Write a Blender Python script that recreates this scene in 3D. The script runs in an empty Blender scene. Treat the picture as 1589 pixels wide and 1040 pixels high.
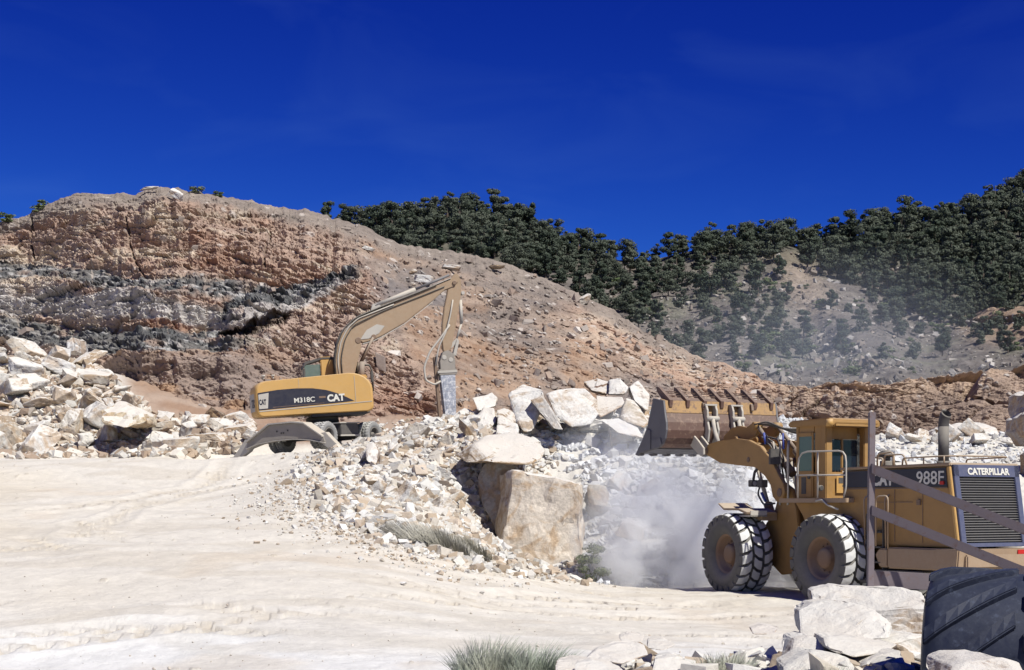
import bpy, bmesh, math, random
import numpy as np
from mathutils import Vector, Matrix
R = math.radians
random.seed(7); rng = np.random.default_rng(7)
sc = bpy.context.scene
COL = sc.collection

# ------------------------------------------------------------------ camera, sky, sun, exposure
F_PX, CAM_Z, HOR, CX = 2500.0, 2.3, 784.0, 794.5      # focal length and horizon of the 1589x1040 photograph
cam_d = bpy.data.cameras.new('camera'); cam = bpy.data.objects.new('camera', cam_d); COL.objects.link(cam)
cam.location = (0, 0, CAM_Z); cam.rotation_euler = (R(90), 0, 0)
cam_d.sensor_width = 36; cam_d.lens = 36*F_PX/1589; cam_d.shift_y = (HOR-520)/1589
cam_d.clip_start = 0.3; cam_d.clip_end = 9000
sc.camera = cam
sc.view_settings.view_transform = 'Standard'; sc.view_settings.look = 'None'
sc.view_settings.gamma = 1; sc.view_settings.exposure = 0.52
SUN_EL, SUN_AZ = R(51), (0.66, -0.75)                   # high sun, behind the camera to the right
world = bpy.data.worlds.new("World"); sc.world = world; world.use_nodes = True
wn = world.node_tree.nodes; wl = world.node_tree.links
sky = wn.new('ShaderNodeTexSky'); sky.sky_type = 'NISHITA'; sky.sun_disc = False
sky.sun_elevation = SUN_EL; sky.sun_rotation = math.atan2(SUN_AZ[0], SUN_AZ[1])
sky.altitude = 1500; sky.air_density = 0.75; sky.dust_density = 0.15; sky.ozone_density = 6.0
sp = wn.new('ShaderNodeSeparateColor'); cb = wn.new('ShaderNodeCombineColor')      # deepens the blue, as a polarised high sky
for k_, (pw_, sc_k) in enumerate(((2.8, .052), (2.45, .068), (1.25, .60))):
    a_ = wn.new('ShaderNodeMath'); a_.operation = 'POWER'; a_.inputs[1].default_value = pw_; b_ = wn.new('ShaderNodeMath'); b_.operation = 'MULTIPLY'; b_.inputs[1].default_value = sc_k
    wl.new(sp.outputs[k_], a_.inputs[0]); wl.new(a_.outputs[0], b_.inputs[0]); wl.new(b_.outputs[0], cb.inputs[k_])
bg = wn['Background']; bg.inputs['Strength'].default_value = 0.07
wl.new(sky.outputs[0], sp.inputs[0]); 
tcw = wn.new('ShaderNodeTexCoord'); mpw = wn.new('ShaderNodeMapping'); mpw.inputs['Scale'].default_value = (5, 5, 14); wl.new(tcw.outputs['Generated'], mpw.inputs['Vector'])
nzw = wn.new('ShaderNodeTexNoise'); nzw.inputs['Scale'].default_value = 1.3; nzw.inputs['Detail'].default_value = 5; nzw.inputs['Distortion'].default_value = .8; wl.new(mpw.outputs[0], nzw.inputs['Vector'])
rw = wn.new('ShaderNodeMapRange'); rw.inputs[1].default_value = .52; rw.inputs[2].default_value = .85; rw.inputs[4].default_value = .05; wl.new(nzw.outputs[0], rw.inputs[0])
mw = wn.new('ShaderNodeMix'); mw.data_type = 'RGBA'; mw.inputs[7].default_value = (2.2, 4.4, 8.5, 1); wl.new(rw.outputs[0], mw.inputs[0]); wl.new(cb.outputs[0], mw.inputs[6]); wl.new(mw.outputs[2], bg.inputs['Color'])   # faint cirrus wisps mixed into the sky colour
sd = bpy.data.lights.new('sun', 'SUN'); sun = bpy.data.objects.new('sun', sd); COL.objects.link(sun)
sd.energy = 4.2; sd.angle = R(0.55); sd.color = (1.0, 0.975, 0.89)
_s = Vector((SUN_AZ[0], SUN_AZ[1], 0)).normalized()*math.cos(SUN_EL) + Vector((0, 0, math.sin(SUN_EL)))
sun.rotation_euler = _s.to_track_quat('Z', 'Y').to_euler()
sc.render.engine = 'CYCLES'
sc.cycles.max_bounces = 9; sc.cycles.diffuse_bounces = 3; sc.cycles.glossy_bounces = 2
sc.cycles.transmission_bounces = 4; sc.cycles.transparent_max_bounces = 8; sc.cycles.volume_bounces = 8
sc.cycles.volume_step_rate = 1.5; sc.cycles.volume_max_steps = 128
sc.cycles.caustics_reflective = False; sc.cycles.caustics_refractive = False
try: sc.cycles.use_denoising = True
except Exception: pass

def W(px, py, Y):                                       # a point of the place at depth Y metres
    return (px-CX)/F_PX*Y, Y, CAM_Z+(HOR-py)/F_PX*Y

# ------------------------------------------------------------------ helpers
def tag(o, label=None, cat=None, group=None, kind=None):
    if label: o['label'] = label
    if cat: o['category'] = cat
    if group: o['group'] = group
    if kind: o['kind'] = kind
    return o
def link(name, me, mats=(), parent=None, loc=None):
    o = bpy.data.objects.new(name, me)
    for m in (mats if isinstance(mats, (list, tuple)) else [mats]): me.materials.append(m)
    COL.objects.link(o)
    if parent: o.parent = parent
    if loc is not None: o.location = loc
    return o
def empty(name, loc=(0, 0, 0), rot=(0, 0, 0), parent=None):
    o = bpy.data.objects.new(name, None); COL.objects.link(o); o.location = loc; o.rotation_euler = rot
    o.empty_display_size = .3
    if parent: o.parent = parent
    return o
def np_mesh(name, co, faces, col=None, smooth=False):
    """co (n,3); faces (m,k) array with one k; col (n,3)"""
    me = bpy.data.meshes.new(name); co = np.ascontiguousarray(co, np.float32); faces = np.ascontiguousarray(faces, np.int32)
    m, k = faces.shape
    me.vertices.add(len(co)); me.vertices.foreach_set('co', co.ravel())
    me.loops.add(m*k); me.loops.foreach_set('vertex_index', faces.ravel())
    me.polygons.add(m); me.polygons.foreach_set('loop_start', np.arange(0, m*k, k, dtype=np.int32))
    me.polygons.foreach_set('loop_total', np.full(m, k, np.int32))
    me.polygons.foreach_set('use_smooth', np.full(m, smooth, bool))
    me.update(calc_edges=True)
    if col is not None:
        a = me.color_attributes.new('Col', 'FLOAT_COLOR', 'POINT')
        c4 = np.ones((len(co), 4), np.float32); c4[:, :3] = col
        a.data.foreach_set('color', c4.ravel())
    return me
def grid_faces(nr, nc):
    i = np.arange((nr-1)*(nc-1)); r = i//(nc-1); c = i % (nc-1); a = r*nc+c
    return np.stack([a, a+1, a+nc+1, a+nc], 1)

# noise on numpy arrays
def _h(ix, iy, iz, s):
    n = (ix.astype(np.int64)*374761393 + iy.astype(np.int64)*668265263 + iz.astype(np.int64)*2147483647 + s*974634777) & 0xffffffff
    n = ((n ^ (n >> 13))*1274126177) & 0xffffffff
    n = ((n ^ (n >> 16))*2246822519) & 0xffffffff
    return ((n ^ (n >> 15)) & 0xffffff)/16777215.0
def vnoise(x, y, z, s=0):
    x, y, z = np.broadcast_arrays(np.asarray(x, float), np.asarray(y, float), np.asarray(z, float))
    x0, y0, z0 = np.floor(x), np.floor(y), np.floor(z); fx, fy, fz = x-x0, y-y0, z-z0
    fx, fy, fz = [t*t*(3-2*t) for t in (fx, fy, fz)]; r = 0
    for dx in (0, 1):
        for dy in (0, 1):
            for dz in (0, 1):
                r = r + _h(x0+dx, y0+dy, z0+dz, s)*(fx if dx else 1-fx)*(fy if dy else 1-fy)*(fz if dz else 1-fz)
    return r*2-1
def fbm(x, y, z=0., o=4, s=0, g=.5):
    r = 0; a = 1; t = 0
    for i in range(o):
        r = r + a*vnoise(np.asarray(x)*2**i+i*17.3, np.asarray(y)*2**i+i*9.1, np.asarray(z)*2**i, s+i); t += a; a *= g
    return r/t
def cells(x, y, z, s=0):
    """distance to the nearest and second feature point, and a random value and offset of the nearest cell"""
    x, y, z = np.broadcast_arrays(np.asarray(x, float), np.asarray(y, float), np.asarray(z, float))
    x0, y0, z0 = np.floor(x), np.floor(y), np.floor(z)
    d1 = np.full(x.shape, 9.); d2 = d1.copy(); v = np.zeros(x.shape); ox = v.copy(); oz = v.copy()
    for dx in (-1, 0, 1):
        for dy in (-1, 0, 1):
            for dz in (-1, 0, 1):
                cx, cy, cz = x0+dx, y0+dy, z0+dz
                ax = cx+_h(cx, cy, cz, s)-x; ay = cy+_h(cx, cy, cz, s+1)-y; az = cz+_h(cx, cy, cz, s+2)-z
                d = ax*ax+ay*ay+az*az
                n = d < d1
                d2 = np.where(n, d1, np.minimum(d2, d)); v = np.where(n, _h(cx, cy, cz, s+3), v)
                ox = np.where(n, -ax, ox); oz = np.where(n, -az, oz); d1 = np.where(n, d, d1)
    return np.sqrt(d1), np.sqrt(d2), v, ox, oz
def sstep(a, b, x):
    t = np.clip((x-a)/(b-a), 0, 1); return t*t*(3-2*t)
def mix(a, b, t):
    t = np.asarray(t)[..., None]; return np.asarray(a)*(1-t)+np.asarray(b)*t

# ------------------------------------------------------------------ materials
def nt(name):
    m = bpy.data.materials.new(name); m.use_nodes = True
    t = m.node_tree; return m, t.nodes, t.links, t.nodes['Principled BSDF']
def noise_node(n, l, scale, detail=6, rough=.6, vec=None, typ='FBM'):
    t = n.new('ShaderNodeTexNoise'); t.inputs['Scale'].default_value = scale; t.inputs['Detail'].default_value = detail
    t.inputs['Roughness'].default_value = rough
    if vec is not None: l.new(vec, t.inputs['Vector'])
    return t
def ramp(n, l, src, stops, interp='LINEAR'):
    r = n.new('ShaderNodeValToRGB'); r.color_ramp.interpolation = interp
    e = r.color_ramp.elements
    while len(e) < len(stops): e.new(.5)
    for k, (p, c) in enumerate(stops):
        e[k].position = p; e[k].color = tuple(c)+(1,) if len(c) == 3 else c
    l.new(src, r.inputs[0]); return r
def mixc(n, l, a, b, f, mode='MIX'):
    m = n.new('ShaderNodeMix'); m.data_type = 'RGBA'; m.blend_type = mode
    for sock, v in ((m.inputs[0], f), (m.inputs[6], a), (m.inputs[7], b)):
        if hasattr(v, 'is_output'): l.new(v, sock)
        elif isinstance(v, (int, float)): sock.default_value = v
        else: sock.default_value = tuple(v)+(1,)
    return m.outputs[2]
def bump(n, l, b, src, strength, dist):
    u = n.new('ShaderNodeBump'); u.inputs['Strength'].default_value = strength; u.inputs['Distance'].default_value = dist
    l.new(src, u.inputs['Height']); l.new(u.outputs[0], b.inputs['Normal'])
def attr_mat(name, nscale, bdist, rough=.95, var=.25, bstr=.8):
    m, n, l, b = nt(name)
    at = n.new('ShaderNodeAttribute'); at.attribute_name = 'Col'
    g = n.new('ShaderNodeNewGeometry')
    t = noise_node(n, l, nscale, 8, .7, g.outputs['Position'])
    r = ramp(n, l, t.outputs[0], [(.3, (1-var,)*3), (.7, (1+var*.6,)*3)])
    l.new(mixc(n, l, at.outputs['Color'], r.outputs[0], 1.0, 'MULTIPLY'), b.inputs['Base Color'])
    b.inputs['Roughness'].default_value = rough; b.inputs['Specular IOR Level'].default_value = .15
    bump(n, l, b, t.outputs[0], bstr, bdist)
    return m
M_hill = attr_mat('quarry_rock', 1.1, .35, var=.3)
M_far = attr_mat('hillside_soil', .5, .8, var=.35)
M_ground = attr_mat('dusty_ground', 6.0, .06, var=.09, bstr=.7)
M_rubble = attr_mat('rubble_stone', 9.0, .03, var=.12)
def rock_mat():
    m, n, l, b = nt('limestone')
    at = n.new('ShaderNodeAttribute'); at.attribute_name = 'Col'
    tc = n.new('ShaderNodeTexCoord'); oi = n.new('ShaderNodeObjectInfo')
    v = n.new('ShaderNodeVectorMath'); v.operation = 'ADD'
    sc_ = n.new('ShaderNodeVectorMath'); sc_.operation = 'SCALE'; sc_.inputs[0].default_value = (37, 11, 23)
    l.new(oi.outputs['Random'], sc_.inputs['Scale']); l.new(tc.outputs['Object'], v.inputs[0]); l.new(sc_.outputs[0], v.inputs[1])
    big = noise_node(n, l, 1.1, 5, .6, v.outputs[0]); fine = noise_node(n, l, 9, 8, .7, v.outputs[0])
    och = ramp(n, l, big.outputs[0], [(.46, (0, 0, 0)), (.60, (1, 1, 1))])
    c = mixc(n, l, at.outputs['Color'], (.40, .28, .165), och.outputs[0])
    big.inputs['Distortion'].default_value = 1.2
    fac = n.new('ShaderNodeMath'); fac.operation = 'MULTIPLY'; fac.inputs[1].default_value = .62
    l.new(och.outputs[0], fac.inputs[0])
    c = mixc(n, l, at.outputs['Color'], (.40, .25, .12), fac.outputs[0])
    r = ramp(n, l, fine.outputs[0], [(.3, (.60,)*3), (.65, (1.0,)*3)])
    c = mixc(n, l, c, r.outputs[0], 1.0, 'MULTIPLY')
    # quarry dust lies on the faces that look up
    g = n.new('ShaderNodeNewGeometry'); sx = n.new('ShaderNodeSeparateXYZ'); l.new(g.outputs['Normal'], sx.inputs[0])
    ad = n.new('ShaderNodeMath'); ad.operation = 'MULTIPLY_ADD'; ad.inputs[1].default_value = .5; l.new(fine.outputs[0], ad.inputs[0]); l.new(sx.outputs['Z'], ad.inputs[2])
    dr = ramp(n, l, ad.outputs[0], [(.80, (0, 0, 0)), (1.15, (.8,)*3)])
    c = mixc(n, l, c, (.63, .60, .555), dr.outputs[0])
    l.new(c, b.inputs['Base Color']); b.inputs['Roughness'].default_value = .92; b.inputs['Specular IOR Level'].default_value = .2
    bump(n, l, b, fine.outputs[0], .7, .05)
    return m
M_rock = rock_mat()
# ------------------------------------------------------------------ the ground
def ramp_z(x, y):
    t = np.clip((2.5-x)/7, 0, 1); f = t*t*(3-2*t)
    return f*.1*np.clip(y-22, 0, 42)
_p = []
for y in (6, 14, 22, 28, 33):
    for x in (-24, -16, -10, -6, -3, 0, 3, 6, 10, 16, 24): _p.append((x, y, float(ramp_z(x, y))))
for y in (37, 41, 45):
    for x in (-26, -18, -13, -10, -7.5, 3.5, 6, 8.5, 12, 18, 26): _p.append((x, y, float(ramp_z(x, y))))
for y in (49, 53): 
    for x in (-28, -18, -14, -11, -8.5): _p.append((x, y, float(ramp_z(x, y))))
for y in (57.5, 60, 62, 64):
    for x in (-22, -15, -12, -10, -8, -6.3): _p.append((x, y, 3.92+max(0, .09*(x+10.2))))
for x, y in ((-5, 61.5), (-4.6, 63.5)): _p.append((x, y, 4.5))
for q in [(470, 760, 46), (500, 735, 50), (525, 712, 53.5), (560, 690, 56.5), (620, 672, 59), (690, 657, 61), (740, 642, 61), (700, 700, 54), (590, 730, 52),
          (640, 755, 48.5), (640, 800, 43.5), (700, 755, 49.5), (720, 812, 45), (560, 790, 43), (600, 845, 38.5), (700, 868, 38.5), (760, 880, 41), (820, 885, 46), (900, 886, 48.5),
          (780, 700, 54), (850, 655, 61), (950, 650, 61), (840, 690, 57.5), (900, 680, 58), (970, 676, 58), (1050, 655, 60), (1150, 660, 60), (1240, 655, 64), (850, 760, 55.5), (770, 878, 48.6), (840, 884, 48.4), (905, 888, 48.4), (775, 868, 50.8), (840, 868, 50.8),
          (920, 740, 54.5), (950, 820, 50.5), (1050, 745, 54), (1050, 820, 50.5), (1150, 745, 54), (1150, 820, 50.5), (940, 903, 47.5), (1050, 905, 47.3), (1150, 908, 47),
          (1240, 908, 47), (1300, 780, 56), (1400, 790, 55), (1589, 800, 55), (1300, 700, 72), (1380, 676, 84), (1470, 682, 84), (1560, 676, 82), (1380, 722, 72), (1500, 722, 72), (1620, 720, 70),
          (0, 556, 80), (-80, 545, 80), (90, 560, 78), (150, 603, 75), (220, 652, 71), (300, 668, 70), (380, 668, 70), (-60, 704, 63), (0, 704, 63), (100, 706, 63), (200, 706, 63), (300, 704, 64), (380, 700, 65),
          (0, 620, 71), (80, 620, 71), (470, 670, 72), (560, 650, 72), (-200, 620, 71), (-200, 540, 82)]:
    _p.append(W(*q))
for x in (-40, -25, -10, 5, 20, 40): _p.append((x, 100, 3.5 if x > -20 else 9.0))
_p = np.array(_p); _c = 1.2
_A = np.sqrt(((_p[:, None, :2]-_p[None, :, :2])**2).sum(2)+_c*_c)
_w = np.linalg.solve(_A+np.eye(len(_p))*.0, _p[:, 2]-2.0)
def gbase(x, y):
    x = np.asarray(x, float); y = np.asarray(y, float); sh = x.shape; x = x.ravel(); y = y.ravel(); r = np.zeros(len(x))
    for i in range(0, len(x), 60000):
        s = slice(i, i+60000)
        r[s] = np.sqrt((x[s, None]-_p[None, :, 0])**2+(y[s, None]-_p[None, :, 1])**2+_c*_c)@_w
    return (r+2.0).reshape(sh)
# wheel tracks: centre lines on the ground, m
def _track(pts):
    p = np.array([W(a, b, 1)[:1]+(0,) for a, b in pts])
    out = []
    for a, b in pts:                    # depth where the ramp meets that line of sight
        Y = 20.
        for Y in np.arange(14, 64, .1):
            x, _, z = W(a, b, Y)
            if z <= ramp_z(x, Y)+.02: break
        out.append((x, Y))
    return np.array(out)
TRACKS = [_track(t) for t in (
    [(-80, 935), (60, 928), (250, 935), (450, 955), (800, 975), (1300, 985)],
    [(-80, 900), (100, 902), (300, 910), (500, 925), (800, 945), (1200, 955)],
    [(40, 835), (140, 862), (260, 875), (420, 888), (700, 915), (1100, 935)],
    [(120, 808), (200, 835), (290, 862), (420, 878)],
    [(-60, 868), (20, 878), (80, 882), (160, 895)],
    [(480, 735), (300, 760), (200, 790), (120, 830)],
    [(-80, 985), (200, 972), (500, 980), (800, 1005)],
    [(-80, 1010), (120, 990), (330, 965), (640, 950)],
    [(60, 790), (200, 775), (330, 745), (380, 722)],
    [(330, 870), (520, 900), (760, 930), (1000, 950)],
    [(-60, 845), (80, 850), (180, 868), (330, 905), (520, 945)],
    [(560, 850), (700, 885), (860, 915), (1000, 935), (1250, 945)])]
def track_d(x, y):
    best = np.full(x.shape, 99.); along = np.zeros(x.shape)
    for t in TRACKS:
        L = 0
        for a, b in zip(t[:-1], t[1:]):
            d = b-a; n = np.hypot(*d); u = np.clip(((x-a[0])*d[0]+(y-a[1])*d[1])/n/n, 0, 1)
            dd = np.hypot(x-a[0]-u*d[0], y-a[1]-u*d[1]); m = dd < best
            best = np.where(m, dd, best); along = np.where(m, L+u*n, along); L += n
    return best, along
def gnd(x, y):
    x = np.asarray(x, float); y = np.asarray(y, float)
    z = gbase(x, y)
    rm = sstep(.15, .7, z-ramp_z(x, y)-.15)              # 1 on the heaps, 0 on the road
    z = z+fbm(x*.35, y*.35, 0, 3, 3)*.10+fbm(x*2.2, y*2.2, 0, 4, 5)*(.028+.16*rm)
    return z
def build_ground():
    nc, nr = 1150, 820
    px = np.linspace(-420, 2000, nc); Y = 5.5*(108/5.5)**np.linspace(0, 1, nr)
    PX, YY = np.meshgrid(px, Y); X = (PX-CX)/F_PX*YY
    b = gbase(X, YY); rm = sstep(.15, .7, b-ramp_z(X, YY)-.15)
    Z = gnd(X, YY)
    td, al = track_d(X, YY); wob = fbm(X*.8, YY*.8, 0, 3, 21)
    ru = np.exp(-((td+wob*.25)/.26)**2); berm = np.exp(-((td+wob*.25-.62)/.16)**2)
    on = sstep(-.3, .1, fbm(X*.16, YY*.16, 0, 2, 31)+.05)*(1-rm)
    Z += on*(-.06*ru+.045*berm+ru*.075*(np.sin(al*12+td*9) > .2))
    p1, p2, pv, _, _ = cells(X*2.2, YY*1.4, 0*X, 55)          # clods and small stones trodden into the road
    clod = (p1 < .16)*(pv > .86)
    Z += clod*.035*(1-rm)
    c = mix((.60, .56, .50), (.635, .625, .61), sstep(30, 22, YY+3*fbm(X*.2, YY*.2, 0, 3, 11)))
    c = mix(c, (.60, .54, .445), sstep(-.1, .5, fbm(X*.12, YY*.1, 0, 4, 12)+.0)*.8)
    c = mix(c, (.47, .415, .34), sstep(.45, .75, 1-np.abs(fbm(X*.10+4, YY*.30-X*.05, 0, 4, 17))*4)*.35)
    c = c*(1+.10*fbm(X*3, YY*3, 0, 4, 19))[..., None]
    c = mix(c, (.56, .47, .37), sstep(.25, .6, fbm(X*.5, YY*.35, 0, 4, 13))*.35)
    c = mix(c, (.47, .41, .33), on*ru*(.35+.3*(np.sin(al*11+td*9) > .2)))
    c = mix(c, (.56, .53, .48), rm)
    c = mix(c, (.33, .28, .22), clod*(1-rm)*.5)
    c = mix(c, mix((.30, .20, .14), (.36, .27, .21), sstep(-.3, .3, fbm(X*.4, YY*.4, 0, 4, 14))), sstep(64.5, 67, YY+2*fbm(X*.3, YY*.3, 0, 3, 15))*sstep(6, 2, X)*sstep(170, 215, PX))
    damp = sstep(.55, .9, 1-np.abs(fbm(X*.09-2, YY*.22+X*.10, 0, 3, 16))*3)*sstep(32, 26, YY)*sstep(15, 19, YY)
    c = mix(c, (.50, .47, .42), damp*.4)
    o = link('ground', np_mesh('ground', np.stack([X, YY, Z], -1).reshape(-1, 3), grid_faces(nr, nc), c.reshape(-1, 3), True), M_ground)
    tag(o, kind='structure')
    s = 680; n = 60
    g = np.linspace(-s, s, n); GX, GY = np.meshgrid(g, g)
    co = np.stack([GX, GY, GX*0-2.2+fbm(GX*.002, GY*.002, 0, 3)*1.5], -1).reshape(-1, 3)
    o = link('terrain', np_mesh('terrain', co, grid_faces(n, n), np.tile((.30, .25, .20), (n*n, 1)), True), M_far); tag(o, kind='structure')
build_ground()

# ------------------------------------------------------------------ the quarried hill
def pl(pts, x):
    p = np.array(pts, float); return np.interp(x, p[:, 0], p[:, 1])
CREST = [(-700, 520), (-300, 430), (-100, 370), (0, 345), (60, 322), (115, 299), (170, 303), (215, 298), (232, 291), (300, 296), (340, 302), (430, 318), (500, 333), (560, 350), (620, 378), (700, 392), (760, 402), (830, 425),
         (900, 456), (960, 486), (1000, 515), (1060, 541), (1100, 560), (1150, 576), (1200, 592), (1260, 600), (1320, 601), (1400, 592), (1450, 584), (1500, 573), (1560, 566), (1620, 560), (1900, 540), (2300, 560)]
def build_hill():
    nc, nr = 1250, 460
    px = np.concatenate([np.linspace(-700, -70, 60), np.linspace(-60, 1650, nc-120), np.linspace(1665, 2300, 60)])
    cr = pl(CREST, px)+np.where(px < 1700, fbm(px*.025, 0*px, 0, 4, 41)*5+fbm(px*.12, 0*px, 0, 3, 42)*3, 0)
    t = np.linspace(0, 1, nr)
    PX = np.tile(px, (nr, 1)); PY = 735+(cr[None, :]-735)*t[:, None]
    # bands, as heights of their centre lines
    w1 = fbm(PX*.012, PY*.02, 0, 4, 61)*9
    d = PY+w1
    wig = fbm(PX*.05, PY*.05, 0, 3, 62)*5
    bandA = sstep(15, 7, np.abs(d+wig-pl([(-400, 415), (0, 418), (100, 422), (200, 436), (300, 447), (360, 452), (420, 462)], PX)))*sstep(420, 350, PX)
    bandB = sstep(13, 7, np.abs(d+wig-pl([(340, 478), (400, 466), (445, 458), (488, 447), (527, 428), (560, 414)], PX)))*sstep(335, 350, PX)*sstep(575, 540, PX)
    bandC = sstep(22, 13, np.abs(d+wig-pl([(-400, 512), (0, 515), (100, 524), (200, 526), (300, 530), (360, 522), (430, 515)], PX)))*sstep(440, 340, PX)
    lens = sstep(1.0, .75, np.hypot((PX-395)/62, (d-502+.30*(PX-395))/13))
    grey = sstep(0, 12, d-pl([(0, 432), (200, 450), (350, 468), (420, 478)], PX))*sstep(0, 8, pl([(0, 498), (200, 500), (330, 505), (430, 500)], PX)-d)*sstep(450, 330, PX)
    greyR = sstep(1.1, .7, np.hypot((PX-450)/110, (d-468+.36*(PX-450))/16))
    scree = sstep(-30, 30, PX-pl([(300, 430), (335, 480), (370, 545), (420, 575), (480, 590), (560, 640), (735, 760)], PY))*sstep(-20, 20, PY-cr[None]-6)
    topg = sstep(30, 12, PY-cr[None]+wig)*sstep(1200, 1000, PX)
    soil = sstep(540, 560, d+wig)*sstep(640, 520, PX)
    orR = sstep(.1, .4, fbm(PX*.008+3, PY*.014, 0, 4, 71))*scree
    ridge = sstep(95, 30, PY-cr[None]-8+wig*3)*sstep(840, 930, PX)*sstep(1500, 1150, PX)
    dirt = sstep(690, 730, PX)*sstep(470, 530, PY+.0*PX+w1*2)*sstep(1000, 900, PX)
    ledge = sstep(1150, 1260, PX)
    # depth: benches lie back, faces stand up
    g = np.full(PX.shape, .085)+.13*(bandA+bandB)*.6+.10*bandC-.05*np.clip(grey+greyR, 0, 1)*.8+.05*scree-.03*soil
    g += .02*topg; g = np.clip(g, .03, .4)
    dY = g*np.abs((735-cr)[None, :])/(nr-1); Yd = np.cumsum(dY, 0); 
    y1 = pl([(-700, 112), (0, 112), (300, 112), (700, 118), (1100, 118), (1300, 112), (1600, 116), (2300, 118)], px)
    y0 = pl([(-700, 84), (0, 83), (90, 80), (150, 73), (220, 68), (500, 69), (900, 76), (1300, 92), (2300, 94)], px)
    Yd = y0+(y1-y0)*Yd/Yd[-1:]
    Yd += fbm(PX*.005, PY*.010, 0, 3, 81)*4*sstep(0, .2, t)[:, None]*sstep(1, .93, t)[:, None]
    Yd += 3.0*np.exp(-((PX-395)/75)**2)*np.exp(-((d-505+.30*(PX-395))/16)**2)*lens   # hollow under the overhang
    X, Y, Z = W(PX, PY, Yd)
    # strata
    q = Z+.035*X+.10*(Y-95)+fbm(X*.06, Y*.06, Z*.06, 3, 91)*2.2
    q2 = np.where(PX > 380, q+.30*np.clip(X+16, 0, 8), q)
    hard = (1-np.clip(scree*.75+bandA*.5+bandC*.4+topg*.6, 0, .9))*(1-.6*soil)*(1+.5*ledge)
    stp = sstep(-.15, .4, fbm(X*.12, Y*.1, Z*.25, 3, 99))*(1-soil)
    D = 0*X
    qs = q2*1.3; D += hard*(.2+.7*stp)*(_h(np.floor(qs), 0*qs, 0*qs, 5)-.5)*sstep(0, .15, qs-np.floor(qs))
    qs = q2*3.4; D += hard*.45*stp*(_h(np.floor(qs), 0*qs, 0*qs, 6)-.5)
    qs = q2*7.5; D += hard*.2*stp*(_h(np.floor(qs), np.floor(X*.25), 0*qs, 8)-.5)
    wx = fbm(X*.3, Y*.3, Z*.3, 3, 95)*.8
    for sx, sz, a, s in ((.12, .50, 1.0, 1), (.30, 1.35, .62, 2), (.75, 3.2, .40, 3), (1.8, 6.0, .22, 4)):
        c1, c2, v, ox, oz = cells(X*sx+wx*sx, Y*sx*.5, q2*sz, 100+s)
        crack = sstep(.10, 0, c2-c1)
        D += hard*a*((v-.5)+.5*ox*(v-.5)*1.6+.45*oz-.5*crack*.5)
    rough = fbm(X*.5, Y*.5, Z*.5, 5, 97, .62)*(1.0-.45*scree)+fbm(X*2.5, Y*2.5, Z*2.5, 3, 98, .7)*.28
    c1, c2, v, ox, oz = cells(X*1.6, Y*1.6, Z*2.2, 131)                # broken stones lying on the scree
    stones = sstep(.45, .28, c1)*(v > .72-.5*sstep(.0, .5, fbm(X*.12, Y*.12, Z*.3, 3, 133)))
    D += scree*stones*.22+(bandA+bandB+bandC)*.45*(vnoise(X*1.0, Y, Z*4.5, 77)*.7+vnoise(X*3.6, Y, Z*9, 78)*.6)
    D += rough*(.68+.3*soil)
    c1, c2, v, ox, oz = cells(X*.16+wx*.3, Y*.05, q2*.42, 190); D += ledge*2.6*((v-.5)+.7*oz-.25*sstep(.12, 0, c2-c1))
    # big cracks and a cut edge
    for cx, pts in ((0, [(195, 335), (200, 375), (212, 410), (226, 432)]), (0, [(48, 335), (50, 410)]), (0, [(418, 350), (410, 415)])):
        line = pl([(b, a) for a, b in pts], PY); D -= .6*sstep(2.6, 0, np.abs(PX-line))*(PY > pts[0][1])*(PY < pts[-1][1])
    fade = sstep(0, .06, t)[:, None]*(1-.6*sstep(.97, 1, t))[:, None]
    D = D*fade
    X2 = X-D*.12*np.sign(X)*0; Y2 = Y-D*.86; Z2 = Z+D*.30
    # colour of the beds, plus painted shade below the overhang
    n1 = fbm(X*.16, Y*.16, Z*.25, 4, 151); n2 = fbm(X*.6, Y*.6, Z*1.1, 4, 152); n3 = fbm(X*.07, Z*.12, Y*.05, 3, 153)
    pink = mix((.385, .285, .228), (.365, .25, .188), sstep(-.2, .35, n1)); pink = mix(pink, (.50, .41, .32), sstep(.0, .45, n2+.3*n3))
    pink = mix(pink, (.31, .185, .13), sstep(.28, .5, n1-.3*n2)*.7)
    C = pink
    C = mix(C, mix((.38, .35, .33), (.52, .48, .445), sstep(-.3, .3, n2)), np.clip(grey+greyR, 0, 1)*sstep(-.5, .1, n1+.25))
    so = mix((.34, .24, .18), (.29, .225, .19), sstep(-.2, .3, n1)); so = mix(so, (.38, .23, .13), sstep(.2, .45, n2)*.6)
    C = mix(C, so, soil*sstep(560, 420, PX*.8+60))
    sr = mix((.21, .175, .155), (.285, .23, .195), sstep(-.3, .3, n2)); sr = mix(sr, (.19, .172, .17), sstep(.1, .4, n1)*.7)
    sr = mix(sr, mix((.31, .20, .135), (.37, .265, .195), sstep(-.2, .3, n2)), np.clip(orR*.8+sstep(.15, .35, fbm(PX*.014, PY*.02+2, 0, 3, 72))*sstep(520, 560, PY)*.6+dirt*sstep(-.3, .2, n1)*.75, 0, 1))
    C = mix(C, sr, scree)
    C = mix(C, mix((.44, .30, .22), (.50, .39, .30), sstep(-.2, .3, n2)), ridge*.85)
    C = mix(C, mix((.20, .17, .15), (.29, .245, .21), n2*.5+.5), topg*.9)
    C = mix(C, mix(mix((.27, .20, .16), (.36, .27, .21), sstep(-.3, .3, n1+n2*.5)), (.47, .35, .255), sstep(38, 8, PY-cr[None]+wig*3)*.7), ledge)
    C = mix(C, (.50, .46, .42), scree*stones*sstep(.75, .95, v)*.9)
    bl = vnoise(X*1.2, Y*.5, Z*8.5, 171)+vnoise(X*5, Y*.5, Z*9, 172)*.7
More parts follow.
